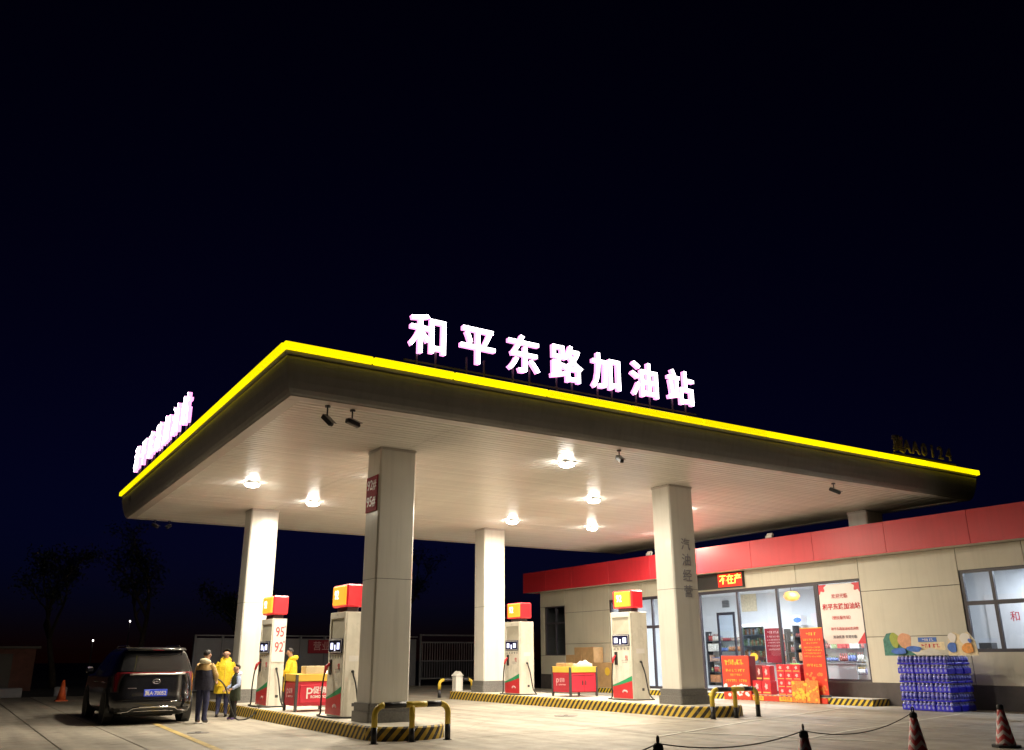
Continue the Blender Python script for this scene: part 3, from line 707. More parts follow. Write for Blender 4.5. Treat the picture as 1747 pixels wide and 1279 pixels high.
# ------------------------------------------------------------------ U shaped guard rails
def guard_rail(label, x, y, zb, w, h, rz=0.):
    t = thing('guard_rail', label, 'guard rail', (x, y, zb), rz, 'striped guard rails at the island ends')
    r = .055; R = .17; path = [(-w/2, 0, 0), (-w/2, 0, .28)]
    for k in range(0, 9):
        a = PI-k*PI/16; path.append((-w/2+R+R*math.cos(a), 0, h-r-R+R*math.sin(a)))
    n = 8
    for k in range(1, n): path.append((-w/2+R+(w-2*R)*k/n, 0, h-r))
    for k in range(0, 9):
        a = PI/2-k*PI/16; path.append((w/2-R+R*math.cos(a), 0, h-r-R+R*math.sin(a)))
    path += [(w/2, 0, .28), (w/2, 0, 0)]
    P = [Vector(p) for p in path]; cuts = [0, 1, 11, 14, 17, len(P)-2, len(P)-1]
    cuts = [0, 1, 10, 13, 16, 18, len(P)-2, len(P)-1]
    cols = ['blk', 'yel', 'blk', 'yel', 'blk', 'yel', 'blk']
    for (i, j), c in zip(zip(cuts[:-1], cuts[1:]), cols):
        m = MB(); m.tube(path[i:j+1], r, 16); m.build('painted_section', M[c], t)
    m = MB(); m.tube([(0, 0, 0), (0, 0, .24)], r*.96, 16); m.build('middle_post', M['blk'], t)
    m = MB(); m.tube([(0, 0, .24), (0, 0, h-r)], r*.96, 16); m.build('middle_post', M['yel'], t)
    for q in (-w/2, 0, w/2): m = MB(); m.cyl((q, 0), .085, 0, .012, 16); m.build('foot_plate', M['blk'], t)
    return t
guard_rail('black and yellow guard rail at the near end of the left island', 7.56, 15.38, 0, 1.5, .70)
guard_rail('guard rail at the near end of the right island, beside the column', 16.1, 15.5, GR-.006, 1.5, .70)
guard_rail('far guard rail with bright yellow bends at the rear end of the right island', 15.95, 28.95, GR-.006, 1.35, .66)
t = thing('sand_box', 'small white bin between the far guard rail and the rear column', 'bin', (15.6, 28.2, .325))
m = MB(); m.bbox(-.14, .14, -.14, .14, 0, .5, .01); m.build('body', M['white_plastic'], t)
m = MB(); m.prism([(-.17, .5), (.17, .5), (.0, .66)], -.17, .17, 'y'); m.build('lid', M['white_plastic'], t)

# ------------------------------------------------------------------ shop building
XW = 23.4; XB = 29.0; ZE = 4.31
shop = thing('shop_building', 'beige panelled petrol station shop with red fascia and lit shopfront', 'building', (26, 22, GR))
def part(name, mat, *boxes, r=0., parent=None):
    m = MB()
    for b in boxes: m.bbox(*b, r) if r else m.box(*b)
    return m.build(name, mat, parent or shop, world=True)
# carcass behind the cladding (openings left free)
XC = XW+.022
for b in ((XC, XC+.2, 9.0, 10.2, GR, ZE), (XC, XC+.2, 13.83, 17.0, GR, ZE), (XC, XC+.2, 29.25, 32.45, GR, ZE), (XC, XC+.2, 34.0, 34.4, GR, ZE),
          (XC, XC+.2, 10.2, 13.83, GR, 1.52), (XC, XC+.2, 10.2, 13.83, 3.70, ZE), (XC, XC+.2, 32.45, 34.0, GR, 1.48), (XC, XC+.2, 32.45, 34.0, 3.65, ZE),
          (XC, XC+.2, 17.0, 29.25, 3.70, ZE), (XC, XC+.2, 17.0, 18.67, GR, .71),
          (XC+.2, XB, 34.2, 34.4, GR, ZE), (XC+.2, XB, 9.0, 9.2, GR, ZE), (XB-.2, XB, 9.2, 34.2, GR, ZE)):
    part('wall', M['wall_core'], b)
J = .008
def panel(y0, y1, z0, z1):
    part('wall_panel', M['wall_panel'], (XW, XC-.001, y0+J, y1-J, z0+J, z1-J), r=.004)
for z0, z1 in ((.69, 1.98), (1.98, 3.31), (3.31, ZE)):
    panel(13.83, 17.0, z0, z1); panel(29.25, 32.45, z0, z1)
for z0, z1 in ((.69, 1.98), (1.98, 3.31), (3.31, ZE)): panel(9.0, 10.2, z0, z1)
panel(10.2, 13.83, .69, 1.54); panel(10.2, 12.0, 3.68, ZE); panel(12.0, 13.83, 3.68, ZE)
panel(32.45, 34.4, .69, 1.5); panel(32.45, 34.4, 3.63, ZE); panel(34.05, 34.4, 1.5, 3.63)
for a, b in ((17.0, 19.4), (19.4, 21.65), (22.8, 25.0), (25.0, 27.1), (27.1, 29.25)): panel(a, b, 3.70, ZE)
panel(21.65, 22.8, 3.70, ZE)
part('plinth', M['plinth'], (XW-.015, XC, 9.0, 18.66, GR, .685), r=.006)
part('plinth', M['plinth'], (XW-.015, XC, 29.26, 34.4, GR, .685), r=.006)
# end wall cladding towards the rear
part('end_wall_panel', M['wall_panel'], (XW+.05, XB, 34.401, 34.42, .3, ZE))
# roof with red fascia
part('roof', M['fascia_d'], (XW-.46, XB+.3, 8.6, 35.05, ZE+.04, 5.15))
part('eaves_soffit', M['wall_panel'], (XW-.46, XC, 8.6, 35.05, ZE+.002, ZE+.038))
yy = [8.55, 10.9, 13.05, 15.6, 18.2, 20.8, 23.4, 26.0, 28.6, 31.2, 33.2, 35.1]
for a, b in zip(yy[:-1], yy[1:]):
    part('fascia_panel', M['red_fascia'], (XW-.50, XW-.462, a+.004, b-.004, ZE-.0, 5.22), r=.004)
part('fascia_panel', M['red_fascia'], (XW-.46, XB+.3, 35.06, 35.1, ZE, 5.22))
# interior shell
part('interior_floor', M['int_floor'], (XC+.2, XB-.2, 9.2, 34.2, GR+.01, GR+.18))
part('interior_ceiling', M['int_wall'], (XC+.2, XB-.2, 9.2, 34.2, 3.95, 4.0))
part('interior_wall', M['int_wall'], (XC+.201, XC+.22, 13.84, 16.99, GR+.18, 3.95), (XB-.22, XB-.201, 9.2, 34.2, GR+.18, 3.95))
part('partition_wall', M['int_wall'], (XC+.22, XB-.22, 16.2, 16.3, GR+.18, 3.95), (XC+.22, XB-.22, 29.4, 29.5, GR+.18, 3.95))
part('partition_wall', M['int_wall'], (25.9, 25.98, 9.2, 16.2, GR+.18, 3.95))
# shopfront glazing
def glazed(y0, y1, z0, z1, fw=.05, parent=None, mull=(), trans=()):
    w = MB()
    xa, xb = XW+.03, XW+.11
    ys = [y0]+list(mull)+[y1]
    w.box(xa, xb, y0, y1, z1-fw, z1); w.box(xa, xb, y0, y1, z0, z0+fw)
    for k, yv in enumerate(ys):
        h = fw if 0 < k < len(ys)-1 else fw
        lo, hi = (yv, yv+h) if k == 0 else ((yv-h, yv) if k == len(ys)-1 else (yv-h/2, yv+h/2)); w.box(xa+.002, xb-.002, lo, hi, z0+fw, z1-fw)
    for zt in trans: w.box(xa+.004, xb-.004, y0+fw, y1-fw, zt-fw*.6, zt+fw*.6)
    o = w.build('window_frame', M['frame'], shop, world=True)
    zz = [z0+fw]+list(trans)+[z1-fw]
    for p, q in zip(ys[:-1], ys[1:]):
        for c, d in zip(zz[:-1], zz[1:]):
            m = MB(); m.box(XW+.066, XW+.072, p+.02, q-.02, c, d); m.build('pane', M['glass'], o, world=True)
    return o
glazed(17.0, 18.67, .715, 3.69, .06)
glazed(18.675, 24.0, GR+.19, 3.69, .09, mull=(20.30, 22.08))
glazed(24.005, 29.24, GR+.19, 3.69, .09, mull=(26.6,), trans=(2.55,))
glazed(10.2, 13.82, 1.53, 3.69, .09, mull=(11.6, 12.95), trans=(2.80,))
glazed(32.46, 34.0, 1.49, 3.64, .06, mull=(33.2,), trans=(2.9,))
# lamps inside
def tube_lamp(label, x, y0, y1, z, P=380):
    t = thing('tube_lamp', label, 'lamp', (x, (y0+y1)/2, z), group='tube lamps inside the shop')
    L = y1-y0
    m = MB(); m.bbox(-.06, .06, -L/2, L/2, 0, .05, .008); m.build('housing', M['white_plastic'], t)
    m = MB(); m.tube([(0, -L/2+.03, -.02), (0, L/2-.03, -.02)], .022, 10); m.build('tube', M['tube'], t)
    ld = bpy.data.lights.new('tube_light', 'AREA'); ld.shape = 'RECTANGLE'; ld.size = .12; ld.size_y = L; ld.energy = P; ld.color = (.93, .96, 1)
    lo = bpy.data.objects.new('tube_light', ld); COL.objects.link(lo); lo.parent = t; lo.location = (0, 0, -.06)
tube_lamp('long tube lamp inside the shop behind the middle panes', 25.6, 18.5, 21.5, 3.88)
tube_lamp('long tube lamp inside the shop behind the door', 25.6, 23.5, 26.5, 3.88)
tube_lamp('tube lamp inside the office behind the right window', 24.7, 11.2, 13.4, 3.88, 120)

# office: white board with red characters seen through the right window
t = thing('whiteboard', 'white notice board lettered in dark red inside the office window', 'board', (25.85, 12.2, 1.45))
part('board', M['paper_white'], (25.84, 25.88, 11.0, 14.6, 1.55, 3.15), parent=t)
for k, ch in enumerate('和平'): text('characters', ch, .30, (25.836, 13.78-k*.55, 2.49), LEFT, M['text_red'], t)
# desk corner items
t = thing('office_desk', 'low dark desk behind the office window', 'desk', (24.6, 12.8, GR+.18))
part('desk_top', M['dark_metal'], (24.2, 25.2, 11.0, 14.4, 1.50, 1.54), parent=t)
for a, b in ((24.25, 11.1), (24.25, 14.25), (25.1, 11.1), (25.1, 14.25)): part('leg', M['dark_metal'], (a, a+.06, b, b+.06, GR+.18, 1.499), parent=t)
carton('carton', 'dark box standing on the office desk at the window corner', 24.3, 24.6, 13.75, 14.1, 1.542, 1.78, M['dark_metal'], tape=False)

# LED ticker and posters on the shopfront
t = thing('led_sign', 'red LED ticker with yellow characters above the shopfront', 'sign', (XW-.05, 22.2, 3.72))
part('casing', M['black_metal'], (XW-.10, XW-.002, 21.62, 24.2, 3.76, 4.29), r=.006, parent=t)
part('led_panel', M['led_red'], (XW-.108, XW-.101, 21.66, 22.8, 3.80, 4.25), parent=t)
for k, ch in enumerate('不在产'): text('characters', ch, .36, (XW-.110, 22.56-k*.36, 4.03), LEFT, M['led_yel'], t, offset=.003)
t = thing('white_poster', 'white poster with red corners and red lettering on the right shop pane', 'poster', (XW+.05, 17.8, 1.8))
p0 = [(18.58, 1.98), (18.42, 1.80), (17.22, 1.80), (17.04, 1.98), (17.04, 3.60), (18.58, 3.60)]
m = MB(); m.prism(p0, XW+.040, XW+.046, 'x'); m.build('sheet', M['paper_white'], t, world=True)
for cy, cz, sy in ((18.58, 3.60, -1), (17.04, 3.60, 1)):
    pts = [(cy, cz)]
    for k in range(13):
        a = k*PI/2/12; rr = .26+.045*math.cos(a*8); pts.append((cy+sy*rr*math.cos(a), cz-rr*math.sin(a)))
    m = MB(); m.prism(pts, XW+.034, XW+.0395, 'x'); m.build('corner_ornament', M['poster_red'], t, world=True)
m = MB(); m.prism([(17.04, 1.80), (17.04, 2.16), (17.36, 1.80)], XW+.034, XW+.0395, 'x'); m.build('corner_ornament', M['poster_red'], t, world=True)
XP = XW+.033
text('characters', '欢迎光临', .15, (XP, 17.82, 3.22), LEFT, M['text_red'], t)
text('characters', '和平东路加油站', .20, (XP, 17.80, 2.90), LEFT, M['text_red'], t, offset=.004)
text('characters', '（便民服务站）', .12, (XP, 17.84, 2.57), LEFT, M['text_red'], t)
text('characters', '和平东路加油站欢迎您', .10, (XP, 17.76, 2.24), LEFT, M['text_red'], t)
text('characters', '加油优惠 欢迎光临', .105, (XP, 17.78, 2.00), LEFT, M['text_dark'], t)

# raised step in front of the shop
t = thing('shop_step', 'raised step with black and yellow edge in front of the shop', 'step', (23, 23.5, GR))
m = MB(); ysx = segs(16.5, 30.2, .5); vs = []; A = []
for z in (GR-.005, GR+.175):
    for yv in ysx: vs.append((22.62, yv, z)); A.append(yv)
W = len(ysx); m.add(vs, [(i, i+1, W+i+1, W+i) for i in range(W-1)])
b0 = len(m.v); m.add([(22.62, 16.5, GR-.005), (23.37, 16.5, GR-.005), (23.37, 16.5, GR+.175), (22.62, 16.5, GR+.175)], [(0, 1, 2, 3)]); A += [16.5, 15.75, 15.75, 16.5]
m.al = A; m.build('striped_edge', M['step'], t, world=True)
part('step_top', M['island_top'], (22.615, 23.375, 16.5, 30.2, GR+.176, GR+.19), parent=t)
ST = GR+.19

# ------------------------------------------------------------------ goods in front of the shop
t = thing('banner_stand', 'tall red roll-up banner with yellow rows leaning before the shopfront', 'banner', (22.66, 18.4, ST))
part('sheet', M['banner_red'], (22.66, 22.668, 18.00, 18.84, ST+.06, 2.26), parent=t)
part('border', M['text_yellow'], (22.655, 22.671, 18.0, 18.84, 2.262, 2.285), parent=t)
part('base', M['dark_metal'], (22.63, 22.75, 17.98, 18.86, ST, ST+.058), r=.008, parent=t)
text_rows(t, 22.6585, 18.05, 18.79, [(2.10, .09, .55), (1.93, .065, .95), (1.83, .05, .6), (1.70, .05, .9), (1.62, .05, .95), (1.53, .05, .9), (1.44, .05, .95), (1.18, .08, .8)], M['text_yellow'])
m = MB(); rr = random.Random(5)
for _ in range(26):
    a = rr.uniform(18.06, 18.78); z = rr.uniform(.36, .95); s_ = rr.uniform(.03, .08)
    m.prism([(a+s_*math.cos(k*PI/4), z+s_*.8*math.sin(k*PI/4)) for k in range(8)], 22.6565+rr.uniform(0, .002), 22.6592, 'x')
m.build('printed_pictures', M['banner_or'], t, world=True)['kind'] = 'stuff'
t = thing('promotion_board', 'red promotion board with yellow headline left of the gift boxes', 'board', (22.62, 21.6, GR))
part('sheet', M['banner_red'], (22.56, 22.60, 21.0, 22.2, GR+.01, 1.46), r=.004, parent=t)
part('side', M['gift_dark'], (22.601, 22.9, 21.0, 21.03, ST+.001, 1.45), parent=t)
text_rows(t, 22.5585, 21.06, 22.1, [(1.27, .16, .95), (1.22, .10, .9), (1.0, .09, .9), (.86, .07, .5), (.68, .09, .95)], M['text_yellow'])
m = MB()
for _ in range(30):
    a = rr.uniform(21.08, 22.1); z = rr.uniform(.18, .55); s_ = rr.uniform(.03, .09)
    m.prism([(a+s_*math.cos(k*PI/4), z+s_*.8*math.sin(k*PI/4)) for k in range(8)], 22.5572+rr.uniform(0, .0015), 22.5594, 'x')
m.build('printed_pictures', M['paper_white'], t, world=True)['kind'] = 'stuff'
t = thing('promotion_board', 'orange picture board in front of the stacked gift boxes', 'board', (22.5, 18.75, GR))
part('sheet', M['banner_or'], (22.52, 22.55, 18.25, 18.74, GR+.01, .74), r=.004, parent=t)
part('sheet', M['banner_or'], (22.525, 22.555, 18.76, 19.28, GR+.01, .72), r=.004, parent=t)
m = MB()
for _ in range(46):
    a = rr.uniform(18.3, 19.22); z = rr.uniform(.16, .66); s_ = rr.uniform(.02, .07)
    m.prism([(a+s_*math.cos(k*PI/4), z+s_*.8*math.sin(k*PI/4)) for k in range(8)], 22.514+rr.uniform(0, .003), 22.519, 'x')
m.build('printed_pictures', [M['text_yellow']], t, world=True)['kind'] = 'stuff'
t = thing('skirting_board', 'low red board with yellow plates along the front of the goods', 'board', (22.6, 20, GR))
part('board', M['banner_red'], (22.59, 22.612, 18.02, 20.98, GR+.005, GR+.16), r=.003, parent=t)
for a, b, s_ in ((20.50, 20.95, '新品上市'), (19.35, 19.85, '年货优惠')):
    part('yellow_plate', M['text_yellow'], (22.578, 22.588, a, b, GR+.02, GR+.14), parent=t)
    text('characters', s_, .095, (22.577, (a+b)/2, GR+.08), LEFT, M['text_red'], t)
def gift(label, x0, x1, y0, y1, z0, z1, mat=None, group='red gift boxes before the shopfront'):
    t = thing('gift_box', label, 'gift box', ((x0+x1)/2, (y0+y1)/2, z0), random.uniform(-.015, .015), group)
    w, d, h = (x1-x0)/2, (y1-y0)/2, z1-z0
    m = MB(); m.bbox(-w, w, -d, d, 0, h, .005); m.build('box', mat or M['gift_red'], t)
    m = MB(); m.box(-w-.002, -w+.001, -d*.8, d*.8, h*.10, h*.19); m.build('gold_band', M['gold'], t)
    m = MB(); m.prism([(d*.42*math.cos(k*PI/5)*(.6 if k % 2 else 1), h*.58+h*.27*math.sin(k*PI/5)*(.6 if k % 2 else 1)) for k in range(10)], -w-.002, -w+.001, 'x'); m.build('gold_motif', M['text_pink'], t)
    return t
rows_n = ['bottom', 'second', 'third', 'top']; cols_n = ['left', 'middle', 'right']
for r in range(4):
    for c in range(3):
        y1 = 19.93-c*.315
        gift('red gift box, %s row, %s column of the block beside the tall banner' % (rows_n[r], cols_n[c]), 22.66, 22.95, y1-.31, y1, ST+.002+r*.232, ST+.002+r*.232+.229)
gift('left red gift box lying low beside the promotion board', 22.66, 22.95, 20.62, 20.99, ST+.002, ST+.42)
gift('right red gift box lying low beside the window bar', 22.66, 22.95, 20.22, 20.60, ST+.002, ST+.42)
gift('maroon gift box standing on the low pair, left', 22.68, 22.92, 20.56, 20.82, ST+.422, ST+.90, M['gift_dark'])
gift('red gift box with gold motif standing on the low pair, right', 22.68, 22.92, 20.24, 20.54, ST+.422, ST+.88)
gift('red gift box at left on the picture board shelf', 22.72, 22.95, 18.62, 18.90, ST+.6, ST+.84)
gift('red gift box at right on the picture board shelf', 22.72, 22.95, 18.32, 18.60, ST+.6, ST+.84)
gift('plain red box under the shelf boxes, left', 22.72, 22.95, 18.62, 18.90, ST+.002, ST+.598)
gift('plain red box under the shelf boxes, right', 22.72, 22.95, 18.32, 18.60, ST+.002, ST+.598)
# cardboard by the left wall
kk = [(31.0, 31.6, 1.52, 'leftmost and lowest'), (30.5, 30.98, 1.82, 'second from left'), (30.05, 30.48, 1.82, 'third from left'), (29.65, 30.03, 1.82, 'rightmost')]
for a, b, h, nm in kk:
    carton('cardboard_box', 'tall brown cardboard box against the shop wall, %s of four' % nm, 22.8, 23.3, a, b, GR, h, M['cardboard'], 'cardboard boxes against the shop wall', tape=False)
t = thing('speckled_carton', 'speckled brown carton with round yellow sticker on the shop step', 'box', (22.9, 28.9, ST))
part('carton', M['cardboard'], (22.68, 23.2, 28.3, 29.5, ST, 1.22), r=.006, parent=t)
m = MB(); m.prism([(28.62+.16*math.cos(k*PI/8), .88+.16*math.sin(k*PI/8)) for k in range(16)], 22.672, 22.679, 'x'); m.build('sticker', M['text_yellow'], t, world=True)

# blue bottle packs
XS, YS0 = 21.92, 13.66
PWd, PDp, PH = .485, .36, .228
def pack_proto(clear):
    t = thing('bottle_pack', 'x', 'drinks pack', (0, 0, 0), group='blue drinks packs stacked by the shop wall')
    f0 = .06 if clear else .15
    m = MB(); m.bbox(.018, PDp-.008, 0, PWd-.008, .002, f0, .014); m.build('film', M['blue_film'], t)
    m = MB(); m2 = MB(); m3 = MB()
    for i in range(3):
        for j in range(4):
            c = (.056+i*.116, .058+j*.116)
            m.lathe([(.052, f0-.01), (.052, .165), (.042, .185), (.020, .203), (.018, .209)], 10, c=(c[0], c[1], 0))
            m2.lathe([(.032, .2092), (.032, .2235), (.026, .227)], 8, c=(c[0], c[1], 0))
            if clear: m3.lathe([(.0535, .085), (.0535, .145)], 10, c=(c[0], c[1], 0))
    m.build('bottles', M['bottle'], t)['kind'] = 'stuff'; m2.build('caps', M['cap'], t)['kind'] = 'stuff'
    if clear: m3.build('bottle_labels', M['bottle_label'], t)['kind'] = 'stuff'
    else:
        m = MB()
        for j in range(4):
            c = .058+j*.116; m.prism([(c+.03*math.cos(k*PI/5), .085+.04*math.sin(k*PI/5)) for k in range(10)], .0162, .019, 'x')
        m.build('printed_badges', M['bottle'], t)['kind'] = 'stuff'
    return t
M['bottle_label'] = pmat('bottle_label', (.10, .10, .60), .3, var=.7, scale=30)
protos = [pack_proto(False), pack_proto(True)]; used = [False, False]
tn = ['bottom', 'second', 'third', 'fourth', 'fifth', 'top']; cn = ['right', 'middle', 'left']; dn = ['front', 'middle', 'rear']
for r in range(6):
    for c in range(3):
        for d in range(3):
            pk = protos[r % 2]; o = copy_tree(pk) if used[r % 2] else pk; used[r % 2] = True
            o.location = (XS+d*PDp+random.uniform(-.012, .012), YS0+c*PWd+random.uniform(-.01, .01), GR+r*PH+.002); o.rotation_euler.z = random.uniform(-.02, .02)
            o['label'] = 'blue drinks pack, %s tier, %s of the %s row of the stack' % (tn[r], cn[c], dn[d])
ZT = GR+6*PH+.004
t = thing('display_header', 'cardboard display header with coloured cut-out shapes on top of the drinks packs', 'display', (22.2, 14.3, ZT))
def blob(y, z, ry, rz, x, mat, n=20, wob=.12, ph=0.):
    m = MB(); m.prism([(y+ry*(1+wob*math.sin(3*a+ph))*math.cos(a), z+rz*(1+wob*math.sin(2*a+ph))*math.sin(a)) for a in [2*PI*k/n for k in range(n)]], x, x+.012, 'x')
    m.build('cutout_shape', mat, t, world=True)
CA = pmat('cutout_teal', (.05, .20, .17), .5, var=.4, scale=9); CB = pmat('cutout_peach', (.68, .34, .20), .5, var=.15, scale=9); CC = pmat('cutout_cream', (.74, .62, .42), .5, var=.2, scale=12); CD_ = pmat('cutout_blue', (.05, .15, .55), .5, var=.3, scale=9); CE = pmat('cutout_orange', (.75, .30, .06), .5, var=.4, scale=14); CF = pmat('cutout_green', (.32, .38, .06), .5, var=.2, scale=9)
m = MB(); m.prism([(15.48, ZT), (15.48, ZT+.42), (15.36, ZT+.58), (15.2, ZT+.6), (15.0, ZT+.42), (14.7, ZT+.12), (14.5, ZT)], 22.02, 22.035, 'x'); m.build('left_wing', CA, t, world=True)
blob(15.12, ZT+.40, .14, .20, 22.005, CF); blob(14.80, ZT+.38, .20, .22, 21.99, CB, ph=1); blob(15.0, ZT+.12, .22, .09, 21.975, CD_, ph=2); blob(14.55, ZT+.17, .22, .08, 21.975, CD_, ph=.5)
m = MB(); m.prism([(13.62, ZT), (13.58, ZT+.40), (13.42, ZT+.58), (13.22, ZT+.50), (13.02, ZT+.58), (12.86, ZT+.36), (12.82, ZT)], 22.02, 22.035, 'x'); m.build('right_wing', CC, t, world=True)
blob(13.48, ZT+.20, .12, .14, 22.0, CD_, ph=1.5); blob(13.45, ZT+.44, .11, .12, 22.005, M['paper_white']); blob(13.1, ZT+.40, .14, .16, 22.005, M['paper_white'], ph=1); blob(13.06, ZT+.18, .15, .14, 21.99, CE, ph=2.2); blob(12.98, ZT+.36, .05, .05, 21.985, CD_)
m = MB(); m.box(22.03, 22.042, 13.7, 14.42, ZT+.14, ZT+.34); m.build('middle_board', CC, t, world=True)
m = MB(); m.box(22.01, 22.028, 13.9, 14.42, ZT+.345, ZT+.46); hd = m.build('name_strip', CD_, t, world=True)
text_rows(t, 22.0085, 13.92, 14.32, [(ZT+.40, .06, .9)], M['text_white'])
text_rows(t, 22.0285, 13.75, 14.38, [(ZT+.25, .10, .95)], M['text_red'])
m = MB(); m.add([(21.95, 14.5, ZT+.02), (21.95, 13.75, ZT+.02), (22.02, 13.9, ZT+.14), (22.02, 14.1, ZT+.20)], [(0, 1, 2, 3)]); m.build('folded_flap', M['fascia'], t, world=True)
part('base_tray', M['dark_metal'], (21.96, 22.6, 13.72, 15.1, ZT-.001, ZT+.008), parent=t)

# ------------------------------------------------------------------ inside the shop: racks, fridge, counter
SF = GR+.18
def rack(label, x, y0, y1, H, mats, seed, shelves=5):
    t = thing('shelf_rack', label, 'shelf', (x, (y0+y1)/2, SF)); rr = random.Random(seed)
    part('back_panel', M['white_plastic'], (x+.36, x+.38, y0, y1, SF, SF+H), parent=t)
    for yv in (y0, y1-.04): part('upright', M['dark_metal'], (x, x+.355, yv, yv+.04, SF, SF+H), parent=t)
    goods = [MB() for _ in mats]
    for k in range(shelves):
        z = SF+.12+k*(H-.1)/shelves; part('shelf', M['dark_metal'], (x, x+.355, y0+.041, y1-.041, z-.02, z), parent=t)
        yv = y0+.06
        while yv < y1-.12:
            w = rr.uniform(.06, .15); h = rr.uniform(.13, .33); i = rr.randrange(len(mats)); n = rr.randint(2, 6); rd = rr.random() < .5; gap = rr.uniform(.004, .02)
            for _ in range(n):
                if yv+w > y1-.05: break
                hh = h*rr.uniform(.96, 1.0)
                if rd:
                    goods[i].cyl((x+.05+w*.4, yv+w/2), w*.42, z+.001, z+hh*.72, 9); goods[(i+1) % len(mats)].cyl((x+.05+w*.4, yv+w/2), w*.2, z+hh*.72, z+hh, 7)
                else: goods[i].box(x+.03+rr.uniform(0, .02), x+.3, yv, yv+w-gap, z+.001, z+hh)
                yv += w
            yv += rr.choice((.005, .02, .06))
    for gm, mt in zip(goods, mats):
        if gm.v: o = gm.build('shelf_goods', mt, t, world=True); o['kind'] = 'stuff'
    return t
gm = [pmat('goods_%d' % k, c, .5, var=.5, scale=22) for k, c in enumerate(((.40, .07, .06), (.55, .53, .50), (.50, .36, .12), (.45, .28, .20), (.14, .18, .36), (.25, .29, .14), (.48, .20, .08), (.62, .58, .50), (.30, .10, .08)))]
rack('goods rack against the shop back wall behind the tall banner', 27.6, 17.4, 23.3, 2.3, gm, 1)
rack('goods rack against the shop back wall beside the tall fridge', 28.2, 23.4, 24.15, 2.1, gm[1:]+[M['int_wall']], 2)
rack('goods rack against the shop back wall behind the door', 28.2, 24.2, 28.6, 2.2, gm, 3)
t = thing('drinks_fridge', 'tall glass door drinks fridge inside the shop behind the door', 'fridge', (26.2, 23.8, SF))
part('cabinet', M['white_plastic'], (26.55, 26.6, 23.2, 24.5, SF, 2.6), (25.95, 26.549, 23.2, 23.25, SF, 2.6), (25.95, 26.549, 24.45, 24.5, SF, 2.6), (25.95, 26.549, 23.251, 24.449, 2.5, 2.6), (25.95, 26.549, 23.251, 24.449, SF, SF+.15), parent=t)
for k in range(5): part('shelf', M['grey_metal'], (26.0, 26.54, 23.26, 24.44, .6+k*.4, .615+k*.4), parent=t)
fm = [MB(), MB(), MB()]; rr = random.Random(9)
for k in range(5):
    for j in range(12): fm[rr.randrange(3)].cyl((26.1, 23.32+j*.096), .038, .616+k*.4, .616+k*.4+rr.uniform(.2, .3), 8)
for q, mt in zip(fm, (gm[6], gm[1], gm[5])): o = q.build('bottles', mt, t, world=True); o['kind'] = 'stuff'
part('door_pane', M['glass'], (25.93, 25.94, 23.24, 24.46, SF+.16, 2.48), parent=t)
t = thing('shop_counter', 'long white counter just inside the shop panes', 'counter', (24.4, 20.5, SF))
part('front', M['int_wall'], (24.1, 24.14, 18.0, 22.4, SF, 1.18), parent=t); part('counter_top', M['grey_metal'], (24.06, 24.7, 17.95, 22.45, 1.182, 1.22), parent=t)
t = thing('window_notice', 'red printed notice standing behind the left middle pane', 'poster', (23.9, 21.2, 1.3))
part('sheet', M['dred'], (23.86, 23.868, 20.55, 21.35, 1.23, 2.35), parent=t)
text_rows(t, 23.8585, 20.6, 21.3, [(2.22, .08, .8), (2.08, .06, .9), (1.97, .05, .9), (1.88, .05, .85), (1.78, .05, .9), (1.66, .06, .8)], M['text_pink'])
part('foot', M['dark_metal'], (23.8, 23.95, 20.8, 21.1, 1.221, 1.229), parent=t)
part('strut', M['dark_metal'], (23.87, 23.88, 20.93, 20.97, SF, 2.2), parent=t)
t = thing('yellow_sticker', 'round yellow sticker on the left middle pane', 'sticker', (XW+.06, 21.55, 1.35))
m = MB(); m.prism([(21.55+.17*math.cos(k*PI/10)*(1+.06*(k % 2)), 1.42+.13*math.sin(k*PI/10)*(1+.06*(k % 2))) for k in range(20)], XW+.058, XW+.062, 'x'); m.build('disc', M['text_yellow'], t, world=True)
t = thing('orange_ceiling_lamp', 'orange lantern lamp hanging inside the shop near the poster', 'lamp', (26.0, 21.83, 3.53))
m = MB(); m.lathe([(.05, -.18), (.22, -.14), (.30, 0), (.22, .14), (.05, .18)], 16); m.build('shade', M['orange_lamp'], t)
m = MB(); m.cyl((0, 0), .012, .18, 0.42, 6); m.build('cord', M['black_metal'], t)
t = thing('folded_green_bag', 'bright green bag standing behind the glass by the window bar', 'bag', (23.75, 20.1, ST))
m = MB(); m.bbox(-.06, .06, -.16, .16, 0, .95, .02); m.build('bag_body', pmat('bag_green', (.28, .60, .05), .6, var=.15), t)
m = MB(); m.tube([(0, -.08, .94), (0, -.06, 1.06), (0, .06, 1.06), (0, .08, .94)], .008, 6); m.build('bag_handle', M['text_white'], t)

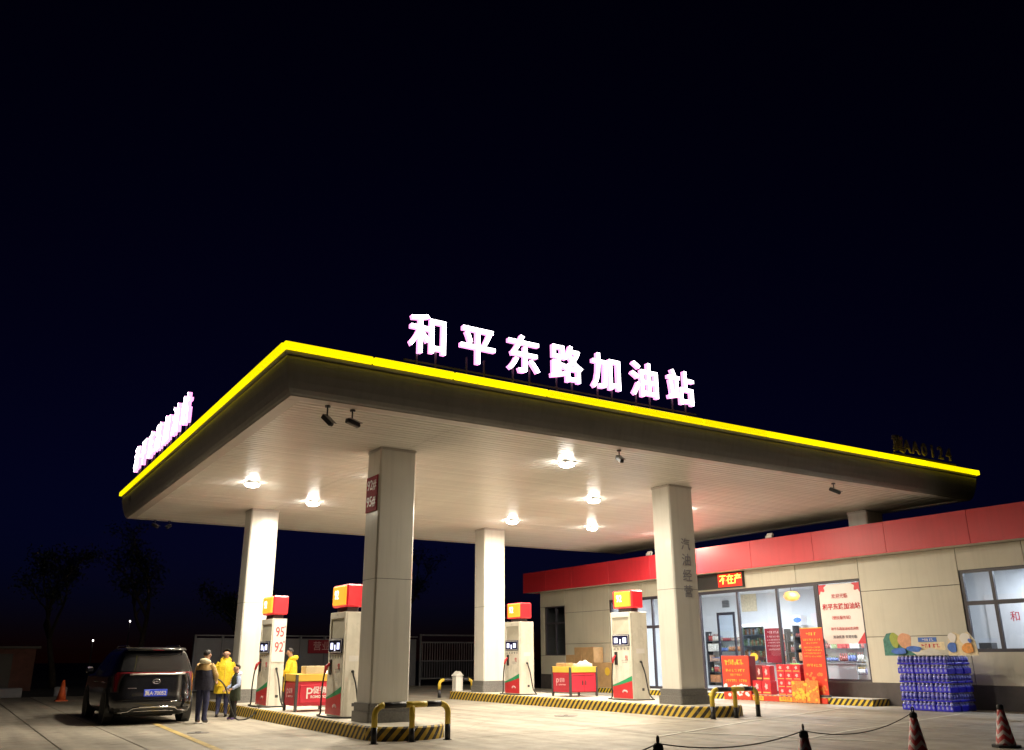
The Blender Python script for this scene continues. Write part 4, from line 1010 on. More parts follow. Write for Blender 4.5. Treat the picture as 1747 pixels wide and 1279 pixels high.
t = thing('glass_door_leaf', 'open dark framed glass door leaf inside the left shop pane', 'door', (24.6, 23.84, SF))
part('leaf_frame', M['frame'], (24.6, 24.6+.05, 23.40, 23.40+.08, SF, 3.01), (24.6, 24.6+.05, 24.29-.08, 24.29, SF, 3.01), (24.6+.002, 24.6+.048, 23.40+.08, 24.29-.08, 3.01-.1, 3.01), (24.6+.002, 24.6+.048, 23.40+.08, 24.29-.08, SF, SF+.2), parent=t)
part('pane', M['glass'], (24.6+.02, 24.6+.026, 23.40+.08, 24.29-.08, SF+.2, 3.01-.1), parent=t)
m = MB(); m.tube([(24.6-.04, 24.29-.14, 1.0), (24.6-.04, 24.29-.14, 1.5)], .014, 8); m.build('handle', M['chrome'], t, world=True)
t = thing('air_vent', 'grey ventilation grille high on the shop back wall', 'vent', (28.77, 28.00, 3.46))
part('frame', M['grey_metal'], (28.74, 28.775, 27.58, 28.00, 3.46, 3.75), r=.006, parent=t)
for k in range(5): part('slat', M['dark_metal'], (28.73, 28.739, 27.58+.03, 28.00-.03, 3.46+.04+k*.06, 3.46+.06+k*.06), parent=t)
t = thing('notice_board', 'cream notice panel on the shop back wall behind the left middle pane', 'board', (28.77, 26.45, 3.24))
part('board', CC, (28.75, 28.775, 26.03, 26.87, 3.24, 4.01), r=.005, parent=t)
t = thing('goods_carton', 'white carton with blue oval on the rack behind the tall banner', 'box', (27.7, 22.97, 2.56))
part('carton', M['paper_white'], (27.55, 27.9, 22.80, 23.14, 2.56, 2.56+.36), r=.005, parent=t)
m = MB(); m.prism([(22.97+.18*math.cos(k*PI/10), 2.75+.1*math.sin(k*PI/10)) for k in range(20)], 27.545, 27.549, 'x'); m.build('blue_oval', CD_, t, world=True)
# floodlights on the shop roof
def flood(label, y):
    t = thing('floodlight', label, 'floodlight', (XW-.35, y, 5.22), group='floodlights on the shop roof edge')
    for q in (-.13, .13): m = MB(); m.box(-.02, .02, q-.01, q+.01, -.08, .12); m.build('bracket', M['grey_metal'], t)
    m = MB(); m.bbox(-.05, .05, -.118, .118, .02, .20, .01); b = m.build('housing', M['white_plastic'], t, rot=(0, .5, 0))
    m = MB(); m.box(-.056, -.0505, -.10, .10, .04, .18); m.build('glass_front', M['paper_white'], b)
flood('pale floodlight on the shop roof edge above the LED ticker', 20.05)
flood('pale floodlight on the shop roof edge, hidden partly by the right column', 26.2)

# ------------------------------------------------------------------ traffic cones and rope
def cone_proto(eye):
    t = thing('traffic_cone', 'x', 'traffic cone', (0, 0, 0), group='red and white traffic cones')
    m = MB(); m.prism([(.19*math.cos(a)*1.15, .19*math.sin(a)*1.15) for a in [PI/8+k*PI/4 for k in range(8)]], .0, .035, 'z'); m.build('base', M['rubber'], t)
    m = MB(); m.lathe([(.15, .036), (.145, .06), (.05, .56)], 24); m.build('cone_body', M['cone'], t)
    m = MB(); m.lathe([(.051, .561), (.055, .58), (.05, .62), (.03, .64)], 16)
    if eye: m.tube([(.03*math.cos(a), 0, .67+.035*math.sin(a)) for a in [k*2*PI/14 for k in range(15)]], .010, 8)
    m.build('cap', M['rubber'], t)
    return t
cA = cone_proto(True)
spots = [((6.37, 7.25), 'roped traffic cone farthest left, its tip at the bottom edge'), ((8.73, 7.36), 'roped traffic cone in the middle of the three, shabby'), ((12.21, 8.25), 'roped traffic cone in front of the blue drinks packs')]
for k, ((x, y), lb) in enumerate(spots):
    o = cA if k == 0 else copy_tree(cA); o.location = (x, y, zg(x)); o.rotation_euler.z = .56+k*.3; o['label'] = lb
o = cone_proto(False); o.location = (14.61, 8.3, zg(14.6)+.002); o.rotation_euler.z = .4; o['label'] = 'traffic cone standing alone at the right edge without a rope'
def rope(label, a, b, sag):
    a = Vector(a); b = Vector(b); pts = []
    for k in range(25):
        t = k/24; p = a.lerp(b, t); p.z -= sag*4*t*(1-t); pts.append(p)
    m = MB(); m.tube(pts, .0065, 6); o = m.build('barrier_rope', pmat('rope_dark', (.06, .05, .05), .9) if 'rope_dark' not in bpy.data.materials else bpy.data.materials['rope_dark']); tag(o, label, 'rope', 'ropes between the cones')
hz = lambda i: (spots[i][0][0], spots[i][0][1], zg(spots[i][0][0])+.635)
rope('dark rope sagging between the left and middle roped cones', hz(0), hz(1), .10)
rope('dark rope sagging between the middle cone and the cone before the drinks packs', hz(1), hz(2), .14)
rope('dark rope running off the left roped cone to the bottom edge', hz(0), (4.6, 6.9, .52), .06)
o = thing('traffic_cone', 'small orange traffic cone far off in the dark left of the car', 'traffic cone', (3.95, 36.8, 0))
m = MB(); m.box(-.2, .2, -.2, .2, 0, .04); m.lathe([(.16, .041), (.04, .72)], 16); m.build('cone_body', M['orange_cone'], o)

# ------------------------------------------------------------------ car
car = thing('parked_car', 'black people carrier seen from behind, being refuelled beside the left island', 'car', (4.44, 22.74, 0))
SL = [(.20, .84, .22, 4.9), (.26, .92, .10, 5.0), (.34, .955, .03, 5.07), (.45, .968, .0, 5.1), (.60, .975, .0, 5.1), (.66, .978, .03, 5.09), (.80, .98, .06, 5.05), (.98, .975, .085, 4.97),
      (1.06, .965, .10, 4.8), (1.09, .955, .105, 3.95), (1.15, .935, .12, 3.8), (1.30, .885, .19, 3.55), (1.45, .83, .27, 3.28), (1.58, .775, .35, 3.0), (1.66, .72, .42, 2.8), (1.71, .64, .52, 2.55), (1.735, .50, .70, 2.25), (1.745, .25, 1.0, 1.9)]
PE = 7.0; UC = .5**(1/PE)
def sl(z):
    for a, b in zip(SL[:-1], SL[1:]):
        if a[0] <= z <= b[0]:
            t = (z-a[0])/(b[0]-a[0]); return [a[i]+(b[i]-a[i])*t for i in (1, 2, 3)]
    return SL[-1][1:]
def sup(u): return max(0., 1-abs(u)**PE)**(1/PE)
def rearp(x, z, off=.008):
    hw, yr, yf = sl(z); hl = (yf-yr)/2; yc = (yf+yr)/2; return (x, yc-hl*sup(x/hw)-off, z)
def sidep(y, z, sg, off=.006):
    hw, yr, yf = sl(z); hl = (yf-yr)/2; yc = (yf+yr)/2; return (sg*(hw*sup((y-yc)/hl)+off), y, z)
m = MB(); rings = []
for z, hw, yr, yf in SL:
    hl = (yf-yr)/2; yc = (yf+yr)/2; pts = []; n = 12; k = 16
    for i in range(n): u = -UC+2*UC*i/n; pts.append((hw*u, yc-hl*sup(u), z))
    for i in range(k): u = -UC+2*UC*i/k; pts.append((hw*sup(u), yc+hl*u, z))
    for i in range(n): u = UC-2*UC*i/n; pts.append((hw*u, yc+hl*sup(u), z))
    for i in range(k): u = UC-2*UC*i/k; pts.append((-hw*sup(u), yc+hl*u, z))
    rings.append(pts)
n = len(rings[0]); vs = [p for r in rings for p in r]
m.add(vs, [(i*n+k, i*n+(k+1) % n, (i+1)*n+(k+1) % n, (i+1)*n+k) for i in range(len(rings)-1) for k in range(n)], 0, True)
m.f += [tuple(range(n))[::-1], tuple((len(rings)-1)*n+k for k in range(n))]; m.mi += [0, 0]; m.sm += [False, True]
m.build('body', M['car'], car)
def patch(name, fn, a0, a1, z0, z1, mat, parent=car, na=14, nz=6, edge=None, thick=.0):
    """a strip of the car's skin, between two limits that may change with height"""
    m = MB(); vs = []
    for j in range(nz+1):
        z = z0+(z1-z0)*j/nz
        l, r = (edge(j/nz) if edge else (a0, a1))
        for i in range(na+1): vs.append(fn(l+(r-l)*i/na, z))
    m.add(vs, [(j*(na+1)+i, j*(na+1)+i+1, (j+1)*(na+1)+i+1, (j+1)*(na+1)+i) for j in range(nz) for i in range(na)], 0, True)
    return m.build(name, mat, parent)
patch('rear_window', rearp, 0, 0, 1.19, 1.60, M['car_glass'], edge=lambda t: (-.80+.10*t, .80-.10*t))
patch('tail_light_bar', lambda x, z: rearp(x, z, .012), -.86, .86, 1.135, 1.165, M['tail_red'], nz=2, na=24)

for s_ in (-1, 1):
    patch('tail_light', lambda x, z: rearp(x*s_, z, .013), .70, .885, .74, 1.13, M['tail_red'], nz=6, na=8, edge=lambda t: (.835-.09*t**3, .90-.0*t))
    patch('lamp_surround', lambda x, z: rearp(x*s_, z, .010), .70, .90, .72, 1.134, M['car_trim'], nz=4, na=8, edge=lambda t: (.80-.10*t**3, .93))
    patch('side_window', lambda y, z: sidep(y, z, s_), 0, 0, 1.14, 1.56, M['car_glass'], edge=lambda t: (.62+.12*t, 3.55-.55*t), na=20)
    for yb in (1.55, 2.7):
        patch('window_pillar', lambda y, z: sidep(y, z, s_, .009), yb, yb+.07, 1.14, 1.56, M['car_trim'], na=2)
    patch('sill_trim', lambda y, z: sidep(y, z, s_, .008), .5, 4.5, .255, .33, M['chrome' if s_ < 0 else 'car_trim'], nz=2, na=20)
    for yb in (1.35, 2.5):
        m = MB(); p = sidep(yb, .93, s_, .0); q = sidep(yb+.2, .93, s_, .0)
        m.tube([p, (p[0]+s_*.03, p[1]+.02, p[2]), (q[0]+s_*.03, q[1]-.02, q[2]), q], .011, 8); m.build('door_handle', M['chrome'], car)
    m = MB(); m.bbox(*sorted((s_*.97, s_*1.14)), 3.36, 3.5, 1.12, 1.27, .03); m.build('mirror', M['car'], car)
    m = MB(); m.tube([(s_*.60, .75, 1.735), (s_*.60, .9, 1.775), (s_*.60, 2.3, 1.775), (s_*.60, 2.45, 1.735)], .014, 8); m.build('roof_rail', M['chrome'], car)
    for yw in (.98, 4.0):
        m = MB(); m.prism([(yw+.44*math.cos(a), .36+.44*math.sin(a)) for a in [k*2*PI/28 for k in range(28)]], s_*.80, s_*.986, 'x'); m.build('wheel_arch', M['car_trim'], car)
        wh = bpy.data.objects.new('wheel', None); COL.objects.link(wh); wh.parent = car; wh.location = (s_*.87, yw, .36)
        def ax(prof, n=32):
            q = MB(); q.lathe([(r, x) for r, x in prof], n); q.v = [(s_*z, y, x) for x, y, z in q.v]; return q
        ax([(.23, -.12), (.335, -.12), (.36, -.085), (.36, .085), (.335, .122), (.23, .122)]).build('tyre', M['rubber'], wh)
        q = ax([(.228, .05), (.228, .105), (.215, .10), (.20, .06), (.05, .07), (.001, .075)], 24)
        for k in range(5):
            a = k*2*PI/5; c, d = math.cos(a), math.sin(a)
            q.add([(s_*.085, .04*c-.03*d, .04*d+.03*c), (s_*.085, .04*c+.03*d, .04*d-.03*c), (s_*.105, .215*c+.035*d, .215*d-.035*c), (s_*.105, .215*c-.035*d, .215*d+.035*c)], [(0, 1, 2, 3)])
        q.build('rim', M['rim'], wh)
m = MB(); vs = []
for i in range(13):
    x = -.68+1.36*i/12; e = .10*abs(x/.68)**3
    vs += [(x, .27+e, 1.655), (x, .24+e, 1.675), (x, .62+e, 1.735)]
m.add(vs, [(3*i+a, 3*i+3+a, 3*i+4+a, 3*i+1+a) for i in range(12) for a in range(2)], 0, True); m.build('spoiler', M['car'], car)
m = MB(); m.bbox(-.12, .12, .235, .262, 1.655, 1.67, .004); m.build('brake_light', M['tail_red'], car)
m = MB(); m.bbox(-.26, .26, .012, .03, .60, .78, .006); pl = m.build('number_plate', M['plate_blue'], car)
pl.location.y = -.0
text('characters', '冀A·70052', .118, (0, .009, .69), FRONT, M['text_white'], pl, world=False, offset=.003, squeeze=.92)
m = MB(); m.tube([(.085*math.cos(a)*(1 if abs(math.cos(a)) < .8 else .95), .058, .955+.05*math.sin(a)) for a in [k*2*PI/20 for k in range(21)]], .009, 8)
m.tube([(-.05, .058, .955), (.045, .058, .955)], .009, 8); m.tube([(-.05, .058, .955), (-.05, .058, .91)], .009, 8); m.build('emblem', M['chrome'], car)
m = MB(); m.bbox(-.62, -.42, .052, .066, .80, .815, .004); m.build('badge', M['chrome'], car)
m = MB(); m.bbox(.34, .50, .0, .014, .50, .515, .004); m.build('badge', M['chrome'], car)
def trim(pts, r, nm, mat):
    m = MB(); m.tube([rearp(x, z, .012) for x, z in pts], r, 8); m.build(nm, mat, car)
trim([(-.60+1.25*k/20, 1.118) for k in range(21)], .019, 'chrome_strip', M['chrome_soft'])
trim([(-.90, .27), (-.72, .275), (-.56, .30), (-.46, .37), (-.3, .385), (0, .39), (.3, .385), (.46, .37), (.56, .31), (.72, .30), (.90, .30)], .017, 'bumper_chrome', M['chrome'])
trim([(-.44, .30), (-.2, .305), (.2, .305), (.44, .30)], .012, 'bumper_chrome', M['chrome'])
patch('bumper_panel', lambda x, z: rearp(x, z, .006), -.9, .9, .215, .36, M['car_trim'], na=20, nz=3)
patch('tailgate_seam', lambda x, z: rearp(x, z, .004), -.80, .80, .545, .552, M['car_trim'], nz=1, na=20)
m = MB(); m.bbox(-.5, .5, .25, 4.7, .17, .26, .03); m.build('underbody', M['rubber'], car)

# ------------------------------------------------------------------ people
def ellipsoid(mb, c, r, n=14, mi=0, zmin=-1., keep=None):
    vs = []; R = 8 if keep is None else 14
    for i in range(R+1):
        a = -PI/2+PI*i/R
        for k in range(n):
            b = 2*PI*k/n; vs.append((c[0]+r[0]*math.cos(a)*math.cos(b), c[1]+r[1]*math.cos(a)*math.sin(b), c[2]+r[2]*max(zmin, math.sin(a))))
    def ok(i, k):
        if keep is None: return True
        a = -PI/2+PI*(i+.5)/R; b = 2*PI*(k+.5)/n; return keep(math.cos(a)*math.cos(b), math.cos(a)*math.sin(b), math.sin(a))
    mb.add(vs, [(i*n+k, i*n+(k+1) % n, (i+1)*n+(k+1) % n, (i+1)*n+k) for i in range(R) for k in range(n) if ok(i, k)], mi, True)
def person(label, loc, rz, s, pose, mats, coat, hoodmat, group, headk=1., sleeve=None, hair=True, vest=None):
    t = thing('person', label, 'person', loc, rz, group)
    V = []; Eg = []
    def v(x, y, z, r, r2=None): V.append((x, y, z, r, r2 or r)); return len(V)-1
    def e(a, b): Eg.append((a, b))
    pel = v(0, 0, .95, .125, .10); bel = v(0, 0, 1.10, .115, .10); che = v(0, .0, 1.28, .135, .11); nb = v(0, .01, 1.435, .075); e(pel, bel); e(bel, che); e(che, nb)
    nk = v(0, .0, 1.50, .052); hy = pose.get('head', (0, -.015))
    h1 = v(hy[0]*.6, hy[1]*.6-.012, 1.50+.075*headk, .070*headk); h2 = v(hy[0], hy[1], 1.50+.145*headk, .092*headk); h3 = v(hy[0], hy[1]+.012, 1.50+.20*headk, .074*headk)
    e(nb, nk); e(nk, h1); e(h1, h2); e(h2, h3)
    for sg, side in ((1, 'L'), (-1, 'R')):
        hp = v(sg*.095, 0, .88, .108); kn = v(*[(sg*p if i == 0 else p) for i, p in enumerate(pose['knee'+side])], .084); an = v(*[(sg*p if i == 0 else p) for i, p in enumerate(pose['ankle'+side])], .060)
        a0 = pose['ankle'+side]; he = v(sg*a0[0], a0[1]+.035, .045, .042); to = v(sg*(a0[0]+.02), a0[1]-.17, .038, .036, .042); e(pel, hp); e(hp, kn); e(kn, an); e(an, he); e(an, to)
        sh = v(sg*.165, .01, 1.39, .062); el = v(*[(sg*p if i == 0 else p) for i, p in enumerate(pose['elbow'+side])], .045); wr = v(*[(sg*p if i == 0 else p) for i, p in enumerate(pose['wrist'+side])], .029)
        e(che, sh); e(sh, el); e(el, wr)
        W_ = Vector(V[wr][:3]); E_ = Vector(V[el][:3]); d = (W_-E_).normalized(); up = Vector((0, 0, 1)); sd = d.cross(up).normalized(); nn = sd.cross(d)
        pa = W_+d*.06; pv = v(*pa, .03, .02); e(wr, pv)
        for i, (o_, ln) in enumerate(((-.03, .055), (-.01, .07), (.01, .075), (.03, .065))):
            q = pa+d*.03+nn*o_*1.05; f1 = v(*q, .0095); f2 = v(*(q+d*ln*.55-sd*sg*.008), .0085); f3 = v(*(q+d*ln*.85-sd*sg*.03), .0075); e(pv, f1); e(f1, f2); e(f2, f3)
        q = W_+d*.03+nn*.03; f1 = v(*(q+nn*.012), .010); f2 = v(*(q+nn*.035+d*.03), .009); e(pv, f1); e(f1, f2)
    me = bpy.data.meshes.new('tmp'); me.from_pydata([tuple(c*s for c in p[:3]) for p in V], Eg, [])
    ob = bpy.data.objects.new('tmp', me); COL.objects.link(ob)
    md = ob.modifiers.new('skin', 'SKIN'); md.use_smooth_shade = True; md.branch_smoothing = .6
    for i, p in enumerate(V): me.skin_vertices[0].data[i].radius = (p[3]*s, p[4]*s); me.skin_vertices[0].data[i].use_root = (i == 0)
    ob.modifiers.new('sub', 'SUBSURF').levels = 2; ob.modifiers['sub'].render_levels = 2
    bm_ = bpy.data.meshes.new_from_object(ob.evaluated_get(bpy.context.evaluated_depsgraph_get())); bpy.data.objects.remove(ob)
    bm_.name = 'body'; bm_.materials.clear()
    for k in ('skin', 'trouser', 'coat', 'shoe'): bm_.materials.append(mats[k])
    wr_ = [Vector((sg*pose['wrist'+q][0], pose['wrist'+q][1], pose['wrist'+q][2]))*s for sg, q in ((1, 'L'), (-1, 'R'))]
    for p in bm_.polygons:
        c = p.center; z = c.z/s; i = 2
        if z < .085: i = 3
        elif z > 1.47: i = 0
        elif min((c-w).length for w in wr_) < .14*s and (abs(c.y) > .17*s or abs(c.x) > .17*s): i = 0
        elif z < .95: i = 1
        p.material_index = i; p.use_smooth = True
    link('body', bm_, t)
    # coat: rings from hem to collar and two sleeves
    m = MB(); n = 28; vs = []; rr = random.Random(hash(label) % 999 if False else len(label))
    ph = rr.uniform(0, 6)
    for z, rx, ry in coat['rings']:
        for k in range(n):
            a = 2*PI*k/n; w = 1+.025*math.sin(3*a+ph+z*6)+.018*math.sin(7*a+z*23+ph)
            vs.append((s*rx*w*math.cos(a), s*(ry*w*math.sin(a)+.005), s*(z+.008*math.sin(5*a+ph))))
    m.add(vs, [(i*n+k, i*n+(k+1) % n, (i+1)*n+(k+1) % n, (i+1)*n+k) for i in range(len(coat['rings'])-1) for k in range(n)], 0, True)
    zz = coat.get('split')
    if zz:
        for i in range(len(m.f)):
            if sum(m.v[j][2] for j in m.f[i])/4 > zz*s: m.mi[i] = 2
    for sg, q in ((1, 'L'), (-1, 'R')):
        S_ = Vector((sg*.15, .01, 1.39)); E_ = Vector((sg*pose['elbow'+q][0], *pose['elbow'+q][1:])); W_ = Vector((sg*pose['wrist'+q][0], *pose['wrist'+q][1:]))
        pts = [S_, S_.lerp(E_, .35)+Vector((sg*.012, 0, 0)), S_.lerp(E_, .75), E_, E_.lerp(W_, .4), W_.lerp(E_, .12)]
        sp_ = smooth_path(pts, 4); k = len(sp_)
        m.tube([p*s for p in sp_], [s*((.082-.030*i/(k-1))*(1+.05*math.sin(i*2.1))) for i in range(k)], 12, 1)
    cm = [coat['mat'], sleeve or coat['mat'], coat.get('upper', coat['mat'])]
    m.build('coat', cm, t)
    if coat.get('zip'):
        m = MB(); m.tube([(0, -s*(ry+.006), s*z) for z, rx, ry in coat['rings'][:-2]], .006, 6); m.build('zip', coat['zip'], t)
        for q in (-1, 1): m = MB(); m.bbox(q*.11*s-.06, q*.11*s+.06, -s*coat['rings'][2][2]-.022, -s*coat['rings'][2][2]+.03, .80*s, .805*s, .002); m.build('pocket_flap', coat['zip'], t)
    if hoodmat:
        m = MB(); pts = []
        for k in range(13):
            a = PI*(-.12+1.24*k/12); pts.append((s*.105*math.cos(a), s*(.015+.105*math.sin(a)), s*(1.46+.035*math.sin(a))))
        m.tube(pts, [s*(.035+.035*math.sin(PI*k/12)) for k in range(13)], 12); m.build('hood', hoodmat, t)
    hc = (s*hy[0], s*hy[1], s*(1.50+.14*headk)); k_ = s*headk
    if hair:
        m = MB(); ellipsoid(m, (hc[0], hc[1]+.010*k_, hc[2]+.022*k_), (.104*k_, .108*k_, .104*k_), n=20, keep=lambda nx, ny, nz: nz > .42-.95*ny); m.build('hair', M['hair'], t)
    for q in (-1, 1):
        m = MB(); ellipsoid(m, (hc[0]+q*.034*k_, hc[1]-.086*k_, hc[2]+.0*k_), (.012*k_, .008*k_, .007*k_), 8); m.build('eye', M['text_dark'], t)
    m = MB(); ellipsoid(m, (hc[0], hc[1]-.10*k_, hc[2]-.025*k_), (.014*k_, .018*k_, .022*k_), 8); m.build('nose', mats['skin'], t)
    m = MB(); ellipsoid(m, (hc[0], hc[1]-.086*k_, hc[2]-.062*k_), (.024*k_, .008*k_, .007*k_), 8); m.build('mouth', pmat('lip', (.35, .12, .10), .5) if 'lip' not in bpy.data.materials else bpy.data.materials['lip'], t)
    for q in (-1, 1): m = MB(); ellipsoid(m, (hc[0]+q*.093*k_, hc[1]+.01*k_, hc[2]-.01*k_), (.012*k_, .022*k_, .032*k_), 8); m.build('ear', mats['skin'], t)
    for sg, q in ((1, 'L'), (-1, 'R')):
        a0 = pose['ankle'+q]; m = MB(); m.prism([(s*(sg*(a0[0]+.01)+.048*math.cos(a)), s*(a0[1]-.065+.145*math.sin(a))) for a in [k*2*PI/16 for k in range(16)]], 0, s*.022, 'z'); m.build('shoe_sole', mats['sole'], t)
    return t
std = dict(kneeL=(.10, -.03, .50), kneeR=(.10, -.02, .50), ankleL=(.105, .02, .09), ankleR=(.105, .0, .09))
base = {'skin': M['skin'], 'trouser': M['trouser'], 'shoe': M['shoe'], 'sole': M['shoe']}
LONG = [(.60, .245, .175), (.64, .25, .18), (.80, .245, .175), (.98, .23, .165), (1.12, .225, .16), (1.27, .228, .158), (1.37, .205, .14), (1.44, .135, .105), (1.49, .082, .08), (1.52, .085, .085)]
SHORT = [(.80, .225, .165), (.83, .235, .175), (.98, .24, .178), (1.12, .238, .172), (1.27, .238, .165), (1.37, .205, .145), (1.44, .135, .105), (1.49, .085, .085)]
person('person in a long yellow coat facing the camera beside the car', (6.50, 24.6, 0), -.25, .965, dict(std, elbowL=(.285, .03, 1.14), elbowR=(.285, .03, 1.14), wristL=(.205, -.13, .95), wristR=(.205, -.13, .95)),
       dict(base, coat=M['coat_y']), dict(rings=LONG, mat=M['coat_y'], zip=M['cart_yellow']), M['coat_y'], 'people around the car')
person('person in a dark coat with pale hood standing back to us at the car', (5.46, 22.45, 0), math.radians(135), .945, dict(std, kneeL=(.12, -.06, .50), ankleL=(.13, -.04, .09), ankleR=(.12, .06, .09), elbowL=(.29, -.08, 1.14), elbowR=(.28, -.06, 1.15), wristL=(.13, -.32, 1.05), wristR=(.15, -.30, 1.02), head=(0, -.045)),
       dict(base, coat=M['coat_navy'], sole=M['shoe_w']), dict(rings=SHORT, mat=M['coat_navy'], upper=M['coat_tan'], split=1.25), M['hood_pale'], 'people around the car', sleeve=M['coat_tan'])
person('child in a dark coat with pale blue sleeves between the car and island', (6.42, 23.15, 0), math.radians(-80), .735, dict(std, kneeL=(.09, -.05, .5), elbowL=(.24, -.02, 1.13), elbowR=(.24, -.02, 1.12), wristL=(.2, -.24, 1.0), wristR=(.16, -.26, .98), head=(0, -.03)),
       dict(base, coat=M['coat_green'], trouser=M['trouser_b'], shoe=M['shoe_p'], sole=M['shoe_w']), dict(rings=[(.62, .21, .16)]+[(z, rx*.93, ry*.95) for z, rx, ry in LONG[1:]], mat=M['coat_green']), M['hood_lilac'], 'people around the car', headk=1.18, sleeve=M['sleeve_blue'])
person('person in a yellow hooded coat half hidden behind the left promotion cart', (8.27, 24.5, .0), math.radians(-120), .985, dict(std, elbowL=(.27, -.06, 1.14), elbowR=(.27, -.06, 1.14), wristL=(.14, -.28, 1.02), wristR=(.14, -.28, 1.02), head=(0, -.07)),
       dict(base, coat=M['coat_y']), dict(rings=LONG, mat=M['coat_y']), M['coat_y'], 'people around the car')
m = MB(); m.tube(smooth_path([(5.66, 22.74, 1.0), (5.85, 22.7, .98), (6.02, 22.68, .82), (6.16, 22.72, .5), (6.30, 22.8, .2), (6.45, 22.9, .03), (6.72, 23.05, .02), (6.93, 23.12, .12), (7.08, 23.2, .27), (7.35, 23.3, .268), (7.55, 23.45, .268)], 8), .017, 8)
o = m.build('fuel_hose', M['rubber']); tag(o, 'black fuel hose hanging from the hands at the car down to the island', 'hose')
t = thing('fuel_nozzle', 'fuel nozzle held to the car side', 'nozzle', (5.55, 22.8, 1.0))
m = MB(); m.tube([(.12, -.06, 0), (0, 0, .02)], [.018, .028], 10); m.tube([(0, 0, .02), (-.14, .1, .02), (-.24, .16, -.02)], [.024, .014, .012], 10); m.build('nozzle_body', M['dark_metal'], t)

# ------------------------------------------------------------------ surroundings in the dark
t = thing('rear_wall', 'grey boundary wall behind the forecourt between the left columns', 'wall', (14.5, 46, 0))
for k in range(9):
    a = 10.6+k*1.35; part('wall_bay', M['fence'], (a+.01, a+1.34, 46, 46.14, -.09, 2.40), r=.012, parent=t)
    part('pier', M['fence'], (a-.1, a+.0, 45.95, 46.2, -.09, 2.5), r=.012, parent=t)
part('coping', M['fence'], (10.5, 22.8, 45.93, 46.22, 2.502, 2.56), r=.012, parent=t)
t = thing('wall_sign', 'dim red board with pale characters on the boundary wall', 'sign', (17, 45.9, 1.6))
part('board', M['dred'], (16.35, 18.3, 45.90, 45.945, 1.66, 2.34), r=.005, parent=t)
text('characters', '营业厅', .48, (17.32, 45.895, 2.0), FRONT, M['text_pink'], t)
t = thing('railing_gate', 'grey barred gate at the rear beside the boundary wall', 'gate', (25, 46, 0))
part('frame', M['fence'], (22.95, 23.05, 45.95, 46.05, -.09, 2.7), (26.9, 27.0, 45.95, 46.05, -.09, 2.7), (23.05, 26.9, 45.97, 46.03, 2.2, 2.28), (23.05, 26.9, 45.97, 46.03, .25, .33), (23.05, 26.9, 45.97, 46.03, 2.6, 2.68), (23.05, 26.9, 45.97, 46.03, 1.2, 1.26), parent=t)
for k in range(24): part('bar', M['fence'], (23.12+k*.16, 23.16+k*.16, 45.98, 46.02, .331, 2.199), parent=t)
t = thing('brick_shed', 'low dark red shed far left behind the forecourt', 'shed', (1.5, 52, 0))
part('wall', M['brick_d'], (-4, 4.1, 52, 56, -.09, 1.95), parent=t); part('roof', M['fascia_d'], (-4.2, 4.3, 51.8, 56.2, 1.952, 2.06), parent=t)
part('door', M['fascia_d'], (2.2, 3.1, 51.96, 51.999, -.09, 1.7), parent=t)
for k, (x, w) in enumerate(((-1.5, 1.2), (.6, .7), (2.3, 1.6), (4.6, .5), (6.2, 1.0))):
    m = MB(); m.bbox(-w/2, w/2, -.2, .2, 0, .4, .04); o = m.build('kerb_stone', M['fence'], None, (x, 43.5+random.uniform(-.4, .4), -.09)); o.rotation_euler.z = random.uniform(-.2, .2)
    tag(o, 'pale kerb stone in the dark left background, %s of five from the left' % ['first', 'second', 'third', 'fourth', 'fifth'][k], 'stone', 'kerb stones at the dark rear edge')
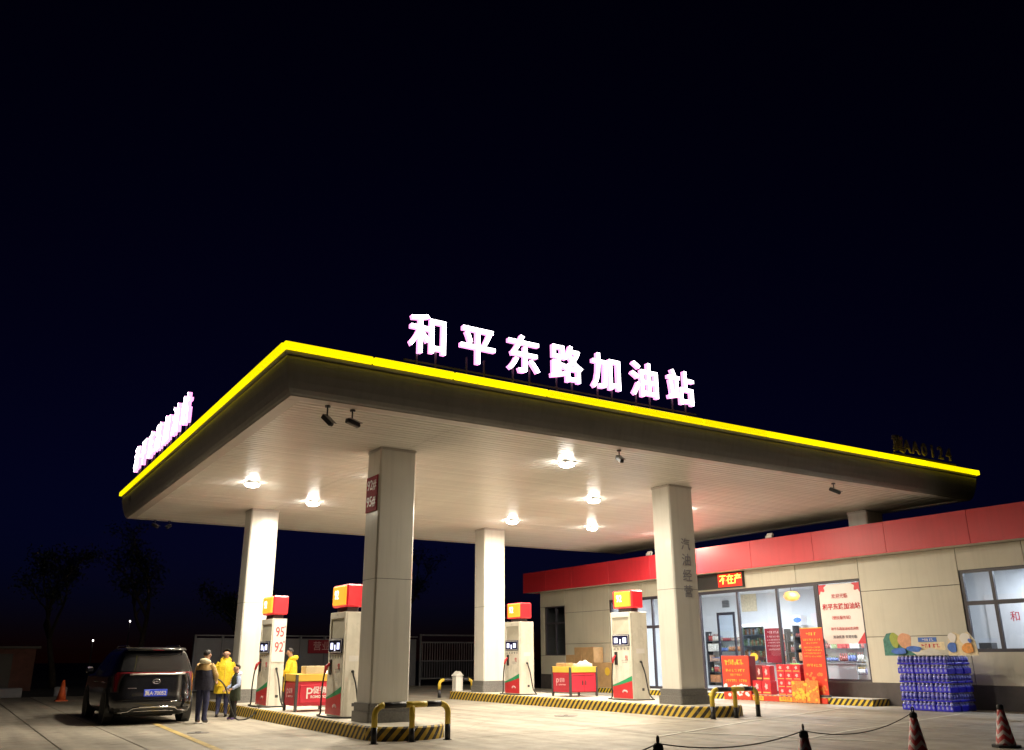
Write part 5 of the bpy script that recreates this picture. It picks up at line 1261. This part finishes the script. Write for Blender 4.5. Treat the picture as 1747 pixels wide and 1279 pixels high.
def street_lamp(label, x, y, h):
    t = thing('street_lamp', label, 'street lamp', (x, y, -.09))
    m = MB(); m.tube([(0, 0, 0), (0, 0, h-.1)], [.05, .035], 8); m.build('post', M['dark_metal'], t)
    m = MB(); m.lathe([(.02, h-.06), (.05, h-.03), (.05, h+.03), (.01, h+.06)], 10); m.build('lamp_head', M['lamp_glow'], t)
street_lamp('distant lamp glowing just left of the car roof', 9.0, 70, 2.75)
street_lamp('distant lamp glowing above the car roof', 11.3, 70, 4.1)
def tree(label, x, y, H, R, seed, leaves=2200):
    rr = random.Random(seed); t = thing('tree', label, 'tree', (x, y, -.09), group='dark trees behind the forecourt')
    m = MB(); tips = []
    def limb(p, d, L, r, dep):
        pts = [p]; q = Vector(p)
        for k in range(4):
            d = (d+Vector((rr.uniform(-.22, .22), rr.uniform(-.22, .22), rr.uniform(-.05, .15)))).normalized(); q = q+d*L/4; pts.append(q.copy())
        m.tube(pts, [r*(1-.12*i) for i in range(5)], 7)
        if dep == 0: tips.extend(pts[2:]); return
        for _ in range(3 if dep > 1 else 4):
            dd = (d+Vector((rr.uniform(-.9, .9), rr.uniform(-.9, .9), rr.uniform(-.1, .6)))).normalized()
            limb(pts[rr.choice((2, 3, 4))], dd, L*rr.uniform(.55, .75), r*.52, dep-1)
    limb(Vector((0, 0, 0)), Vector((0, 0, 1)), H*.42, H*.022, 3); m.build('trunk', M['bark'], t)
    c = MB()
    for _ in range(leaves):
        p = rr.choice(tips)+Vector((rr.gauss(0, .28), rr.gauss(0, .28), rr.gauss(0, .25))); a = Vector((rr.gauss(0, 1), rr.gauss(0, 1), rr.gauss(0, 1))).normalized(); b = a.orthogonal().normalized(); s_ = rr.uniform(.06, .13)
        c.add([p-a*s_, p+b*s_*.5, p+a*s_, p-b*s_*.5], [(0, 1, 2, 3)])
    c2 = link('crown', c.mesh('crown', M['leaf'], False), t)
tree('dark tree farthest left behind the forecourt', 5.5, 56, 8.5, 3, 1)
tree('dark tree behind the car roof', 9.5, 55, 9.5, 3, 2)
tree('dark tree behind the gap between the left columns', 16.5, 58, 8.5, 3, 4)
tree('dark tree beyond the barred gate', 27.0, 58, 9.0, 3, 6)
